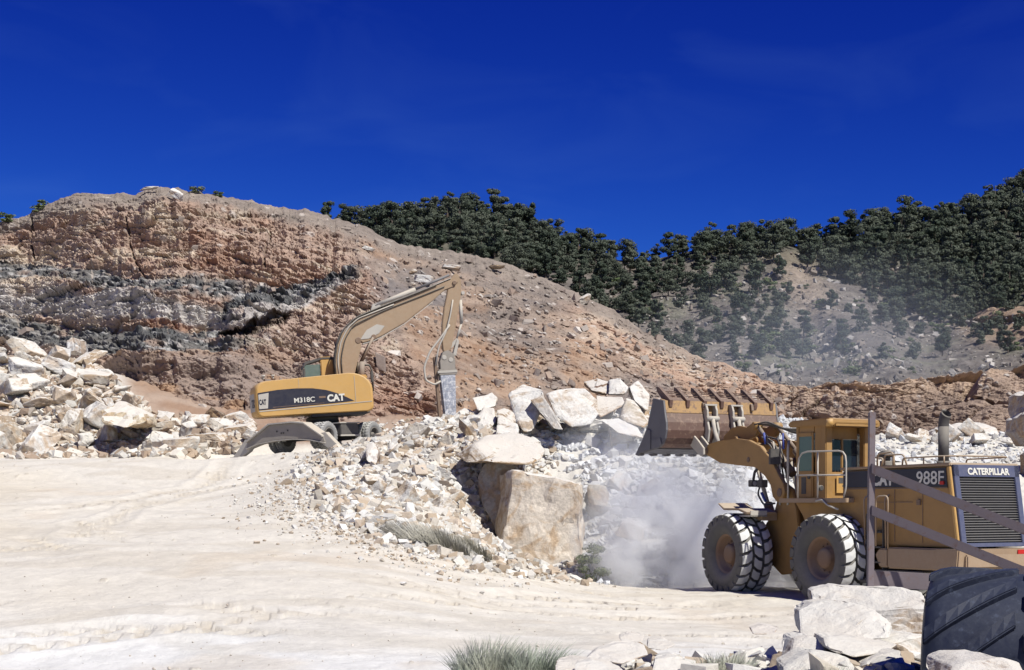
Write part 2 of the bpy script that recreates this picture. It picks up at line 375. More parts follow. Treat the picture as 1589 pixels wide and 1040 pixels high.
    dk = mix((.11, .11, .11), (.40, .385, .37), sstep(.2, .6, bl)); dk = mix(dk, (.17, .155, .14), sstep(-.1, .35, n2)*.6)
    C = mix(C, dk, np.clip(bandA+bandB+bandC, 0, 1)*sstep(-.75, -.3, n2+n1))
    C = mix(C, (.14, .105, .085), lens*.9)  # shade of the hollow, painted dark into the rock colour
    C = mix(C, (.56, .50, .45), sstep(.72, .78, vnoise(X*1.7, Y*.8, Z*3.1, 175))*(1-soil*.6)*.7)
    st = (np.abs((PX+fbm(PY*.05, PX*.0, 0, 2, 5)*3) % 58-29) < 1.0)*sstep(.0, .3, vnoise(PX*.05, PY*.02, 0, 181))*(PX < 460)*(PY < 520)*(PY > 325)   # drill marks
    C = mix(C, (.52, .44, .37), st*.6)
    P = np.stack([X2, Y2, Z2], -1)
    # the back of the hill
    rows = [P[-1]]
    for k, (dy, dz) in enumerate(((2, -.2), (5, -1.2), (12, -4), (30, -13), (60, -26))):
        b = P[-1].copy(); b[:, 0] *= (b[:, 1]+dy)/b[:, 1]; b[:, 1] += dy; b[:, 2] = np.maximum(b[:, 2]+dz, -1.0); rows.append(b)
    P = np.concatenate([P, np.stack(rows[1:])]); C = np.concatenate([C, np.repeat(C[-1:], 5, 0)])
    me = np_mesh('quarry_hill', P.reshape(-1, 3), grid_faces(nr+5, nc), np.clip(C, 0, 1).reshape(-1, 3), False)
    tag(link('quarry_hill', me, M_hill), kind='structure')
    return P[:nr], PX, PY, scree
HP, HPX, HPY, HSC = build_hill()

# ------------------------------------------------------------------ the wooded hill behind
FCREST = [(200, 380), (400, 352), (510, 348), (570, 350), (640, 338), (680, 335), (735, 328), (800, 345), (870, 381), (910, 392), (960, 404), (1010, 404), (1070, 390), (1150, 374), (1210, 374), (1250, 386), (1300, 374),
          (1380, 352), (1450, 342), (1500, 334), (1540, 314), (1589, 298), (1700, 270), (2000, 240), (2300, 260)]
def far_pt(px, py, disp=True):
    px = np.asarray(px, float); py = np.asarray(py, float); cr = pl(FCREST, px)
    f = np.clip((640-py)/(640-cr), 0, 1.0)
    Y = 165+(335-165)*f**.9
    Y = Y+fbm(px*.006, py*.006, 0, 3, 201)*16*np.sin(np.pi*f)
    Y = Y-17*np.exp(-((px-pl([(390, 1215), (480, 1290), (560, 1380), (640, 1450)], py))/60)**2)*np.sin(np.pi*np.clip(f, 0, 1))   # bare spur
    Y = Y+14*np.exp(-((px-pl([(400, 1300), (480, 1400), (560, 1440), (640, 1480)], py))/45)**2)*np.sin(np.pi*np.clip(f, 0, 1))   # gully
    return W(px, py, Y)
def build_far():
    nc, nr = 900, 330
    px = np.linspace(200, 2300, nc); cr = pl(FCREST, px); t = np.linspace(0, 1, nr)
    PX = np.tile(px, (nr, 1)); PY = 640+(cr[None]-640)*t[:, None]
    X, Y, Z = far_pt(PX, PY)
    n1 = fbm(X*.05, Y*.05, Z*.1, 4, 211); n2 = fbm(X*.25, Y*.25, Z*.4, 4, 212)
    c1, c2, v, ox, oz = cells(X*.9, Y*.5, Z*1.2, 221)
    stones = sstep(.4, .28, c1)*(v > .6)
    rock = sstep(1470, 1530, PX+n2*30)*sstep(482, 492, PY+n1*12)*sstep(545, 520, PY+n1*10)
    c1, c2, v2, ox, oz = cells(X*.12+n1, Y*.05, Z*.25, 231)
    D = fbm(X*.12, Y*.12, Z*.2, 4, 213)*2.2+fbm(X*.7, Y*.7, Z, 3, 214)*.7+stones*.5+rock*(v2-.5+.4*oz)*7
    D *= sstep(0, .05, t)[:, None]*sstep(1, .9, t)[:, None]
    C = mix((.135, .118, .108), (.19, .168, .15), sstep(-.3, .3, n2)); C = mix(C, (.13, .135, .09), sstep(.0, .35, n1+n2*.4)*.55)
    C = mix(C, (.30, .28, .26), stones*sstep(-.1, .3, n1)*.7)
    C = mix(C, (.33, .235, .17), rock*.9); C = mix(C, (.30, .24, .19), sstep(60, 10, np.abs(PX-1225-(PY-400)*.5))*sstep(385, 400, PY)*sstep(520, 450, PY)*.8)
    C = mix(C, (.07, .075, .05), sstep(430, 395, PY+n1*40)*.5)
    P = np.stack([X, Y-D*.8, Z+D*.3], -1); rows = []
    for dy, dz in ((6, -.5), (25, -5), (90, -30), (160, -60), (240, -75)):
        b = P[-1].copy(); b[:, 0] *= (b[:, 1]+dy)/b[:, 1]; b[:, 1] += dy; b[:, 2] = np.maximum(b[:, 2]+dz, -1.0); rows.append(b)
    P = np.concatenate([P, np.stack(rows)]); C = np.concatenate([C, np.repeat(C[-1:], 5, 0)])
    tag(link('wooded_hill', np_mesh('wooded_hill', P.reshape(-1, 3), grid_faces(nr+5, nc), np.clip(C, 0, 1).reshape(-1, 3), False), M_far), kind='structure')
build_far()
# ------------------------------------------------------------------ stones and boulders
def hull(points, bev=0., sub=0, rough=0., seed=0, nscale=1.):
    bm = bmesh.new()
    for p in points: bm.verts.new(p)
    r = bmesh.ops.convex_hull(bm, input=bm.verts[:])
    dead = [v for v in bm.verts if not v.link_faces]
    bmesh.ops.delete(bm, geom=dead, context='VERTS')
    bmesh.ops.dissolve_limit(bm, angle_limit=R(9), verts=bm.verts[:], edges=bm.edges[:])
    if bev:
        bmesh.ops.bevel(bm, geom=bm.edges[:]+bm.verts[:], offset=bev, segments=2, profile=.6, affect='EDGES', clamp_overlap=True)
    bmesh.ops.triangulate(bm, faces=bm.faces[:])
    for _ in range(sub):
        es = [e for e in bm.edges if e.calc_length() > rough*2+.02]
        bmesh.ops.subdivide_edges(bm, edges=es, cuts=1, use_grid_fill=True)
        bmesh.ops.triangulate(bm, faces=[f for f in bm.faces if len(f.verts) > 3])
    bm.normal_update()
    if rough:
        co = np.array([v.co[:] for v in bm.verts]); no = np.array([v.normal[:] for v in bm.verts])
        k = nscale
        n = fbm(co[:, 0]*k, co[:, 1]*k, co[:, 2]*k, 4, 300+seed, .6)
        c1, c2, v, ox, oz = cells(co[:, 0]*k*1.1, co[:, 1]*k*1.1, co[:, 2]*k*1.8, 400+seed)
        d = rough*(n*1.3+(v-.5)*.9)
        co = co+no*d[:, None]
        for vt, c in zip(bm.verts, co): vt.co = c
    return bm
def rock_points(rs, dims, kind=0):
    """angular quarry block: corners of a skewed box with some cut off"""
    if kind == 0:
        p = []
        for sx in (-1, 1):
            for sy in (-1, 1):
                for sz in (-1, 1):
                    for _ in range(2):
                        q = np.array((sx, sy, sz))*rs.uniform(.5, 1.0, 3); p.append(q)
        p = np.array(p)
    else:
        p = rs.normal(size=(16, 3)); p /= np.linalg.norm(p, axis=1)[:, None]; p *= rs.uniform(.75, 1., (16, 1))
    sh = np.eye(3); sh[0, 2] = rs.uniform(-.35, .35); sh[1, 0] = rs.uniform(-.3, .3)
    return (p@sh.T)*np.array(dims)*.5
PALE = [(.60, .57, .52), (.61, .585, .54), (.54, .49, .42), (.47, .39, .31), (.63, .61, .58), (.40, .32, .24)]
def bm_rock_mesh(name, bm, col, jit=.0):
    bm.verts.ensure_lookup_table()
    co = np.array([v.co[:] for v in bm.verts]); f = np.array([[v.index for v in fc.verts] for fc in bm.faces]) if False else None
    bm.verts.index_update(); f = np.array([[v.index for v in fc.verts] for fc in bm.faces]); bm.free()
    return np_mesh(name, co, f, np.tile(col, (len(co), 1)))
# small variants used by the rubble
VAR = []
for k in range(18):
    rs = np.random.default_rng(500+k)
    bm = hull(rock_points(rs, (1, rs.uniform(.6, .9), rs.uniform(.4, .75)), k % 2))
    bm.verts.index_update(); VAR.append((np.array([v.co[:] for v in bm.verts]), np.array([[v.index for v in f.verts] for f in bm.faces]))); bm.free()
def rotm(n, rg, tilt=.6):
    a = rg.uniform(0, 2*np.pi, n); b = rg.normal(0, tilt, n); c = rg.normal(0, tilt, n)
    ca, sa, cb, sb, cc, s_c = np.cos(a), np.sin(a), np.cos(b), np.sin(b), np.cos(c), np.sin(c); o = np.zeros(n); i = o+1
    Rz = np.stack([ca, -sa, o, sa, ca, o, o, o, i], -1).reshape(-1, 3, 3); Ry = np.stack([cb, o, sb, o, i, o, -sb, o, cb], -1).reshape(-1, 3, 3)
    Rx = np.stack([i, o, o, o, cc, -s_c, o, s_c, cc], -1).reshape(-1, 3, 3); return Rz@Ry@Rx
def scatter(name, pos, size, colr, label, mat=M_rubble, tilt=.6, cat=None, seed=1):
    rg = np.random.default_rng(seed); n = len(pos); RM = rotm(n, rg, tilt)*size[:, None, None]
    vi = rg.integers(0, len(VAR), n); CO, FA, CC, base = [], [], [], 0
    for k, (v, f) in enumerate(VAR):
        m = np.where(vi == k)[0]
        if not len(m): continue
        co = np.einsum('nij,vj->nvi', RM[m], v)+pos[m][:, None]
        fa = f[None]+(np.arange(len(m))*len(v))[:, None, None]+base
        CO.append(co.reshape(-1, 3)); FA.append(fa.reshape(-1, 3)); CC.append(np.repeat(colr[m], len(v), 0)); base += len(m)*len(v)
    o = link(name, np_mesh(name, np.concatenate(CO), np.concatenate(FA), np.concatenate(CC)), mat)
    tag(o, label, cat or 'rubble', kind='stuff'); return o
def ray_ground(px, py, y0=8., y1=100.):
    """where the line of sight through the pixel meets the ground"""
    px = np.asarray(px, float); py = np.asarray(py, float); hit = np.full(px.shape, np.nan)
    for Y in np.arange(y0, y1, .5):
        x, _, z = W(px, py, Y); m = np.isnan(hit) & (gbase(x, x*0+Y) >= z); hit[m] = Y
    return hit
def palette(n, rg, cols=PALE, wts=None):
    c = np.array(cols)[rg.choice(len(cols), n, p=wts)]; return np.clip(c*rg.uniform(.78, 1.1, (n, 1)), 0, .8)
def poly_in(poly, x, y):
    ins = np.zeros(x.shape, bool); p = np.array(poly, float); j = len(p)-1
    for i in range(len(p)):
        c = ((p[i, 1] > y) != (p[j, 1] > y)) & (x < (p[j, 0]-p[i, 0])*(y-p[i, 1])/(p[j, 1]-p[i, 1]+1e-9)+p[i, 0]); ins ^= c; j = i
    return ins
def sow(poly, n, rg, bias=None):
    """points spread evenly on the heap surface within an outline"""
    p = np.array(poly); out = []
    while sum(len(a) for a in out) < n:
        x = rg.uniform(p[:, 0].min(), p[:, 0].max(), n*2); y = rg.uniform(p[:, 1].min(), p[:, 1].max(), n*2)
        m = poly_in(poly, x, y); out.append(np.stack([x[m], y[m]], -1))
    q = np.concatenate(out)[:n]; Y = ray_ground(q[:, 0], q[:, 1]); ok = ~np.isnan(Y); q = q[ok]; Y = Y[ok]
    X = (q[:, 0]-CX)/F_PX*Y; return X, Y, q
rg = np.random.default_rng(11)
# crushed stone of the middle heap (grey beige) and of the loading face (white)
def heap(name, poly, n, smin, smax, cols, label, seed, pw=2.2, wts=None, sink=.15, tilt=.5, jit=0):
    rg = np.random.default_rng(seed); X, Y, q = sow(poly, n, rg)
    k = (np.hypot((X+6.6), (Y-61)) > 4.3) & (np.hypot((X+9.6), (Y-60)) > 3.0) & ~((X < -1.6) & (X > -11) & (Y > 59.5) & (Y < 66)); X, Y = X[k], Y[k]; n = len(X)
    s = smin+(smax-smin)*rg.uniform(0, 1, n)**pw
    if jit:
        X = X+rg.normal(0, jit, len(X)); Y = Y+rg.normal(0, jit*1.6, len(X)); kk = gbase(X, Y) < 99; X, Y, s = X[kk], Y[kk], s[kk]; n = len(X)
    Z = gnd(X, Y)+s*sink
    scatter(name, np.stack([X, Y, Z], -1), s, palette(n, rg, cols, wts), label, tilt=tilt, seed=seed)
MID = [(500, 706), (520, 698), (560, 684), (620, 664), (690, 650), (740, 635), (800, 640), (850, 660), (850, 720), (800, 740), (790, 880), (900, 880), (940, 906), (820, 893), (700, 876), (640, 858), (570, 828), (520, 790), (485, 755), (482, 725)]
heap('rubble', MID, 21000, .05, .42, PALE, 'grey and beige broken stones covering the slope below the excavator', 21, 3.4, jit=.35)
heap('rubble', [(540, 690), (690, 652), (790, 640), (850, 690), (760, 760), (760, 850), (640, 820), (590, 760), (520, 725)], 1500, .18, .55, [(.62, .59, .54), (.64, .62, .58), (.58, .53, .46), (.50, .42, .34)], 'larger pale stones lying over the slope left of the great block', 22, 2.2)
WHT = [(.60, .60, .605), (.54, .55, .565), (.64, .635, .63), (.52, .50, .475)]
FACE = [(840, 655), (900, 640), (1000, 640), (1100, 640), (1250, 645), (1290, 700), (1290, 905), (1200, 912), (1050, 912), (930, 908), (905, 880), (905, 750), (850, 720)]
heap('rubble', FACE, 26000, .06, .34, WHT, 'white dusty crushed stone on the loading face below the bucket', 23, 2.6)
heap('rubble', [(920, 640), (1060, 640), (1200, 650), (1180, 900), (960, 905), (920, 800)], 1100, .22, .62, WHT, 'dust covered lumps standing out of the white loading face', 24, 2.)
heap('rubble', [(1330, 668), (1380, 660), (1480, 665), (1600, 662), (1600, 722), (1330, 722)], 1500, .08, .4, WHT, 'fine white stones on the heap behind the wheel loader', 25, 4.)
heap('rubble', [(-20, 530), (60, 525), (110, 535), (175, 590), (240, 645), (380, 655), (400, 710), (-20, 712)], 9000, .12, .6, [(.60, .55, .48), (.52, .45, .37), (.40, .31, .23), (.62, .59, .54), (.33, .25, .19)], 'broken stones filling the boulder heap at the left edge', 26, 2.0, sink=.1)
heap('gravel', [(-20, 705), (400, 702), (460, 745), (560, 840), (700, 880), (930, 905), (1230, 930), (1230, 1040), (-20, 1040)], 420, .015, .06, [(.50, .45, .38), (.58, .53, .47), (.42, .36, .30)], 'loose pebbles strewn over the pale dirt road', 27, 3., sink=.25)
heap('gravel', [(440, 735), (490, 705), (520, 760), (640, 845), (700, 878), (780, 892), (700, 890), (600, 862), (520, 830), (440, 790), (415, 755)], 3200, .03, .17, PALE, 'small pale stones spread along the edge of the road', 28, 3., jit=.9)

# individual boulders: variants, then copies
BV = []
for k in range(16):
    rs = np.random.default_rng(700+k)
    bm = hull(rock_points(rs, (1, rs.uniform(.6, .95), rs.uniform(.35, .75)), 0 if k % 3 else 1), .03, 3, .045, k, 2.6)
    BV.append(bm_rock_mesh('boulder', bm, PALE[k % 6])); BV[-1].materials.append(M_rock)
NB = 0
def boulder(x, y, s, label, group, rg, zoff=.22, v=None, tilt=.45, sc3=None):
    global NB
    o = bpy.data.objects.new('boulder', BV[rg.integers(16) if v is None else v]); COL.objects.link(o); NB += 1
    o.location = (x, y, float(gnd(x, y))+s*zoff); o.scale = sc3 if sc3 else (s*rg.uniform(.85, 1.2), s*rg.uniform(.8, 1.1), s*rg.uniform(.75, 1.1))
    o.rotation_euler = (rg.normal(0, tilt), rg.normal(0, tilt), rg.uniform(0, 6.28))
    tag(o, label, 'boulder', group); return o
def strew(poly, n, smin, smax, label, group, seed, pw=1.5, gap=.55, zoff=.22):
    """label: function of (px, py, size) so that it stays true of each stone"""
    rg = np.random.default_rng(seed); X, Y, q = sow(poly, n*6, rg); s = np.sort(smin+(smax-smin)*rg.uniform(0, 1, len(X))**pw)[::-1]; put = []
    for x, y, z, (a, b) in zip(X, Y, s, q):
        if len(put) >= n: break
        if math.hypot(x+6.6, y-61) < 4.3 or math.hypot(x+9.6, y-60) < 3.2: continue
        if any((x-u)**2+((y-w)*.8)**2 < (gap*(z+t))**2 for u, w, t in put): continue
        put.append((x, y, z)); boulder(x, y, z, label(a, b, z), group, rg, zoff)
def lab_left(a, b, s):
    size = 'large' if s > 1.3 else ('middle-sized' if s > .85 else 'small')
    where = 'in the foot of the heap at the left edge' if b > 660 else ('halfway up the heap at the left edge' if b > 600 else 'high on the heap at the left edge')
    return f'{size} angular pale boulder {where}'
strew([(-15, 540), (60, 532), (110, 545), (165, 595), (225, 650), (235, 700), (-15, 708)], 185, .45, 1.6, lab_left, 'boulders heaped at the left edge of the quarry', 31, 2.0, .36, .26)
strew([(225, 655), (385, 655), (400, 700), (225, 704)], 46, .45, 1.15, lambda a, b, s: ('larger' if s > .85 else 'small')+' white rock in the low row between heap and excavator', 'white rocks lying in a row behind the excavator', 32, 1.4)
strew([(530, 730), (570, 695), (690, 660), (740, 660), (700, 730), (745, 800), (640, 800), (560, 760)], 40, .4, .9, lambda a, b, s: ('larger' if s > .8 else 'small')+' pale stone lying on the rubble slope left of the block', 'pale stones on the slope left of the great block', 33, 1.5)
strew([(900, 645), (1000, 640), (1010, 700), (905, 700)], 12, .6, 1.2, lambda a, b, s: 'white lump at the top of the loading face left of the bucket', 'white lumps at the top of the loading face', 34)
strew([(930, 760), (1080, 780), (1080, 890), (930, 895)], 16, .6, 1.2, lambda a, b, s: 'dusty white lump half veiled by dust below the bucket', 'dusty lumps below the bucket', 35)
strew([(1380, 655), (1589, 655), (1589, 700), (1380, 690)], 12, .5, 1.3, lambda a, b, s: 'white stone on the pale heap behind the loader hood', 'white stones on the heap behind the loader', 36)

def shaped(name, pts, label, col, rough=.05, bev=.06, sub=3, group=None, nscale=1.3, seed=0, back=1.0, tagcat='boulder'):
    """a boulder from corner points (px, py, depth) given as places in metres"""
    P = np.array([W(*p) for p in pts]); 
    if back:
        c = P.mean(0); B = P.copy(); B[:, 1] += back; B[:, [0, 2]] = c[[0, 2]]+(B[:, [0, 2]]-c[[0, 2]])*.82; P = np.concatenate([P, B])
    o0 = np.array([P[:, 0].mean(), P[:, 1].mean(), P[:, 2].min()])
    bm = hull(P-o0, bev, sub, rough, seed, nscale)
    o = link(name, bm_rock_mesh(name, bm, col), M_rock, loc=tuple(o0)); tag(o, label, tagcat, group); return o
shaped('boulder', [(796, 729, 49.6), (902, 750, 49.3), (905, 890, 49.0), (840, 888, 49.0), (776, 884, 49.3), (774, 735, 51.4), (768, 880, 50.9), (905, 752, 51.5)], 'great upright limestone block with ochre stains and one shaded side', (.62, .55, .47), .10, .08, 4, seed=1, back=1.4, nscale=.8)
shaped('boulder', [(741, 738, 52), (752, 718, 52), (778, 714, 51.6), (803, 724, 51.4), (797, 800, 51.2), (775, 832, 51.2), (752, 790, 51.5), (742, 768, 52)], 'grey slab leaning behind the great stained block', (.42, .40, .38), .04, .06, 3, seed=2, back=1.4)
shaped('boulder', [(705, 707, 52), (736, 690, 51.5), (758, 674, 52.5), (800, 670, 52.5), (832, 681, 52), (848, 697, 51.5), (842, 713, 51), (822, 721, 50.6), (762, 717, 50.4), (722, 718, 51)], 'flat brown capstone resting across the slab and block', (.38, .29, .20), .04, .08, 4, seed=3, back=1.6)
BIG = [
 ([(789, 612, 58.5), (812, 596, 58.8), (842, 603, 58.4), (846, 625, 58), (828, 668, 57.4), (812, 672, 57.2), (797, 650, 57.8)], 'tall white boulder pointing down over the dark hollow', (.62, .60, .57)),
 ([(822, 620, 57.6), (842, 610, 57.6), (862, 640, 57.2), (876, 668, 56.8), (860, 666, 56.8), (836, 640, 57.2)], 'narrow grey slab tilted between the two largest white boulders', (.46, .43, .40)),
 ([(848, 612, 58), (875, 603, 58.3), (908, 603, 58.3), (928, 618, 58), (930, 642, 57.6), (918, 658, 57.2), (885, 662, 57), (862, 645, 57.4)], 'largest rounded white boulder on top of the middle heap', (.62, .60, .57)),
 ([(925, 613, 59.5), (966, 616, 59.2), (971, 628, 58.8), (932, 648, 58.4), (926, 640, 58.6)], 'flat brown slab wedged right of the largest white boulder', (.42, .31, .22)),
 ([(972, 618, 58.2), (984, 622, 58.2), (1008, 655, 57.6), (1000, 664, 57.4), (968, 652, 57.6), (962, 645, 57.8)], 'ochre wedge of rock leaning at the right of the brown slab', (.54, .46, .36)),
 ([(904, 592, 61), (926, 588, 61), (948, 594, 60.8), (944, 612, 60.2), (918, 606, 60.4)], 'dark brown rock on the crest of the middle heap', (.22, .15, .115)),
 ([(945, 590, 60.5), (960, 585, 60.5), (976, 600, 60), (970, 612, 59.6), (943, 612, 59.8)], 'grey white boulder right of the dark brown rock', (.55, .53, .51)),
 ([(976, 600, 60), (990, 590, 60.4), (1008, 612, 59.8), (1006, 640, 59), (984, 622, 59.4)], 'pointed white boulder at the right end of the crest', (.6, .58, .55)),
 ([(733, 618, 60), (764, 608, 60.6), (772, 618, 60), (770, 630, 59.6), (742, 638, 59.2)], 'flat topped white block near the tip of the breaker', (.64, .61, .56)),
 ([(736, 648, 58.6), (750, 630, 59), (768, 632, 58.8), (770, 655, 58), (758, 670, 57.6), (740, 664, 57.8)], 'mottled white boulder below the flat topped block', (.60, .57, .53)),
 ([(702, 646, 60), (722, 632, 60.4), (735, 640, 60), (732, 660, 59.4), (704, 662, 59.4)], 'white rock right beside the tip of the breaker', (.62, .6, .57)),
 ([(771, 638, 58), (782, 634, 58.2), (800, 640, 58), (800, 660, 57.5), (772, 660, 57.4)], 'square brownish rock in the shade of the tall boulder', (.40, .33, .27)),
 ([(770, 660, 56.6), (785, 654, 56.8), (803, 658, 56.6), (806, 672, 56), (770, 674, 56)], 'low white stone in front of the square brownish rock', (.62, .60, .56)),
 ([(932, 652, 57), (960, 648, 57.2), (990, 664, 56.6), (1000, 680, 56), (960, 672, 56)], 'long white slab sloping below the ochre wedge', (.62, .61, .59)),
 ([(1448, 672, 83), (1470, 660, 84), (1520, 655, 84), (1545, 662, 83), (1560, 684, 82), (1450, 688, 82)], 'pale rounded rock mass on the heap behind the loader', (.55, .48, .42)),
 ([(1598, 606, 66), (1620, 598, 66), (1660, 600, 66), (1660, 660, 65), (1610, 662, 65), (1596, 640, 65.4)], 'large pale boulder at the right edge above the others', (.48, .41, .35)),
 ([(1592, 644, 64), (1612, 632, 64), (1660, 640, 64), (1660, 690, 63.4), (1606, 690, 63.4), (1594, 668, 63.6)], 'grey boulder at the right edge under the large pale one', (.42, .37, .33)),
 ([(1594, 700, 62), (1616, 688, 62), (1660, 690, 62), (1660, 800, 61), (1596, 790, 61)], 'brown boulder at the right edge, lowest of the three', (.33, .27, .23)),
 ([(155, 640, 66), (185, 622, 67), (222, 640, 66), (224, 656, 65.5), (195, 664, 65), (160, 655, 65.4)], 'big yellow stained slab with a dark end low in the left heap', (.58, .49, .36)),
 ([(105, 527, 81), (112, 522, 81), (116, 545, 80.5), (100, 548, 80.5)], 'small upright white stone on top of the left heap', (.62, .60, .58)),
 ([(128, 572, 76), (140, 560, 76.5), (154, 578, 76), (152, 588, 75.5), (134, 584, 75.5)], 'tan leaning block on the right flank of the left heap', (.44, .32, .22)),
 ([(566, 690, 52), (580, 684, 52), (588, 700, 51.6), (584, 722, 51), (568, 716, 51)], 'upright pale stone on the slope right below the excavator', (.56, .50, .46)),
]
for k, (pts, lb, c) in enumerate(BIG): shaped('boulder', pts, lb, c, .05 if pts[0][2] < 63 else .12, .07, 3, seed=10+k, back=1.3 if pts[0][2] < 63 else 3.0)
# rocks close to the camera, right
FG = [
 ([(1257, 916, 21), (1290, 908, 21), (1400, 912, 20.6), (1432, 918, 20.4), (1443, 945, 20), (1438, 985, 19.8), (1380, 985, 20), (1262, 950, 20.6)], 'long grey white boulder directly below the steel gate post', (.50, .47, .43), .03),
 ([(1240, 948, 19), (1262, 934, 19.2), (1305, 932, 19), (1360, 946, 18.6), (1386, 968, 18.4), (1380, 990, 18), (1300, 996, 18), (1242, 985, 18.4)], 'white rounded boulder in front of the long grey one', (.64, .62, .57), .02),
 ([(1375, 985, 18.6), (1432, 984, 18.6), (1440, 1060, 18), (1330, 1070, 17.6), (1340, 1010, 18)], 'steep white rock face beside the huge tyre', (.55, .52, .47), .03),
 ([(1278, 990, 17.4), (1330, 988, 17.6), (1395, 1000, 17.4), (1380, 1012, 17), (1325, 1020, 16.8), (1282, 1006, 17)], 'flat white slab with a brown broken front edge', (.60, .56, .50), .02),
 ([(1340, 1030, 16.6), (1372, 1012, 16.8), (1400, 1008, 16.8), (1420, 1060, 16), (1330, 1065, 16)], 'wedge shaped grey rock at the bottom edge below the flat slab', (.42, .37, .31), .02),
 ([(1232, 990, 18), (1262, 985, 18), (1285, 1000, 17.6), (1280, 1040, 17), (1225, 1040, 17)], 'low white stone left of the flat slab', (.6, .58, .54), .02),
 ([(1215, 1035, 16.6), (1260, 1012, 16.8), (1320, 1020, 16.6), (1345, 1060, 16), (1220, 1070, 16)], 'broad pale stone at the bottom edge with green stains', (.50, .50, .44), .02),
 ([(1478, 1034, 12), (1500, 1026, 12), (1555, 1022, 12), (1580, 1030, 12), (1595, 1060, 11.8), (1470, 1060, 11.8)], 'pale pinkish stone lying in front of the huge tyre', (.56, .49, .46), .015),
 ([(925, 1008, 21), (960, 998, 21.2), (1000, 1000, 21.2), (1008, 1016, 20.8), (965, 1030, 20.4), (905, 1024, 20.6)], 'flat white stone with a reddish edge at the bottom of the picture', (.60, .53, .47), .02),
 ([(862, 1026, 20.4), (890, 1020, 20.6), (925, 1024, 20.4), (935, 1045, 20), (860, 1048, 20)], 'brown flat stone left of the flat white ones at the bottom', (.36, .29, .24), .02),
 ([(892, 1030, 19.6), (918, 1024, 19.8), (960, 1034, 19.6), (975, 1050, 19.2), (890, 1052, 19.2)], 'thin white stone at the bottom edge below the reddish one', (.62, .60, .57), .015),
 ([(1015, 1022, 20), (1050, 1018, 20.2), (1075, 1030, 20), (1070, 1045, 19.6), (1010, 1042, 19.6)], 'small white stone right of the reddish edged one', (.61, .59, .55), .015),
 ([(960, 988, 23.4), (978, 982, 23.6), (1000, 985, 23.6), (998, 996, 23.2), (965, 998, 23)], 'small brown stone behind the reddish edged white one', (.40, .34, .28), .015),
 ([(1005, 994, 22.8), (1030, 990, 23), (1050, 1000, 22.6), (1030, 1010, 22.2), (1003, 1006, 22.4)], 'small cream stone beside the brown one near the bottom', (.56, .51, .44), .015),
 ([(1165, 975, 24), (1185, 968, 24.2), (1210, 974, 24), (1200, 984, 23.6), (1168, 984, 23.6)], 'little brown stone alone in front of the loader wheels', (.38, .26, .2), .015),
 ([(696, 862, 41), (712, 856, 41.2), (735, 860, 41), (742, 866, 40.8), (730, 872, 40.4), (700, 870, 40.4)], 'flat white stone at the foot of the dry grass clump', (.6, .57, .53), .02),
 ([(742, 828, 44), (765, 826, 44), (770, 850, 43.4), (760, 866, 43), (738, 860, 43)], 'grey stone between the dry grass clump and great block', (.45, .42, .38), .03),
]
for k, (pts, lb, c, r_) in enumerate(FG): shaped('boulder', pts, lb, c, r_, .04, 3, seed=40+k, back=.9 if k < 8 else .5, nscale=3.)
# low bank of stones and dirt in the right foreground
def fg_bank():
    nx, ny = 150, 90
    xs = np.linspace(-.5, 9, nx); ys = np.linspace(15.5, 26.0, ny); X, Y = np.meshgrid(xs, ys)
    px = X/Y*F_PX+CX
    h = sstep(860, 1000, px)*.22*sstep(25.5, 20.5, Y)+sstep(1160, 1330, px)*.45*sstep(22.6, 19.5, Y)
    Z = gnd(X, Y)-.06+h+fbm(X*2.5, Y*2.5, 0, 4, 61)*.07*sstep(0, .2, h)+fbm(X*9, Y*9, 0, 3, 63)*.03*sstep(0, .2, h)
    edge = np.minimum.reduce([X-xs[0], xs[-1]-X, Y-ys[0], ys[-1]-Y]); Z -= sstep(.4, 0, edge)*.4
    C = mix((.55, .52, .46), (.47, .42, .35), sstep(-.2, .3, fbm(X, Y, 0, 4, 66)))
    tag(link('stony_bank_terrain', np_mesh('bank', np.stack([X, Y, Z], -1).reshape(-1, 3), grid_faces(ny, nx), C.reshape(-1, 3), True), M_ground), kind='structure')
    rg = np.random.default_rng(77); n = 1500
    x = rg.uniform(0.3, 8.6, n); y = rg.uniform(15.8, 24.5, n); q = x/y*F_PX+CX; m = (q > 880+(y-16)*6) & (q < 1700); x, y = x[m], y[m]; q = q[m]
    h = sstep(860, 1000, q)*.22*sstep(25.5, 20.5, y)+sstep(1160, 1330, q)*.45*sstep(22.6, 19.5, y)
    s = .05+.42*rg.uniform(0, 1, len(x))**3; z = gnd(x, y)-.06+h+s*.1
    scatter('rubble', np.stack([x, y, z], -1), s, palette(len(x), rg), 'small stones and chips over the bank in the right foreground', tilt=.35, seed=78)
fg_bank()
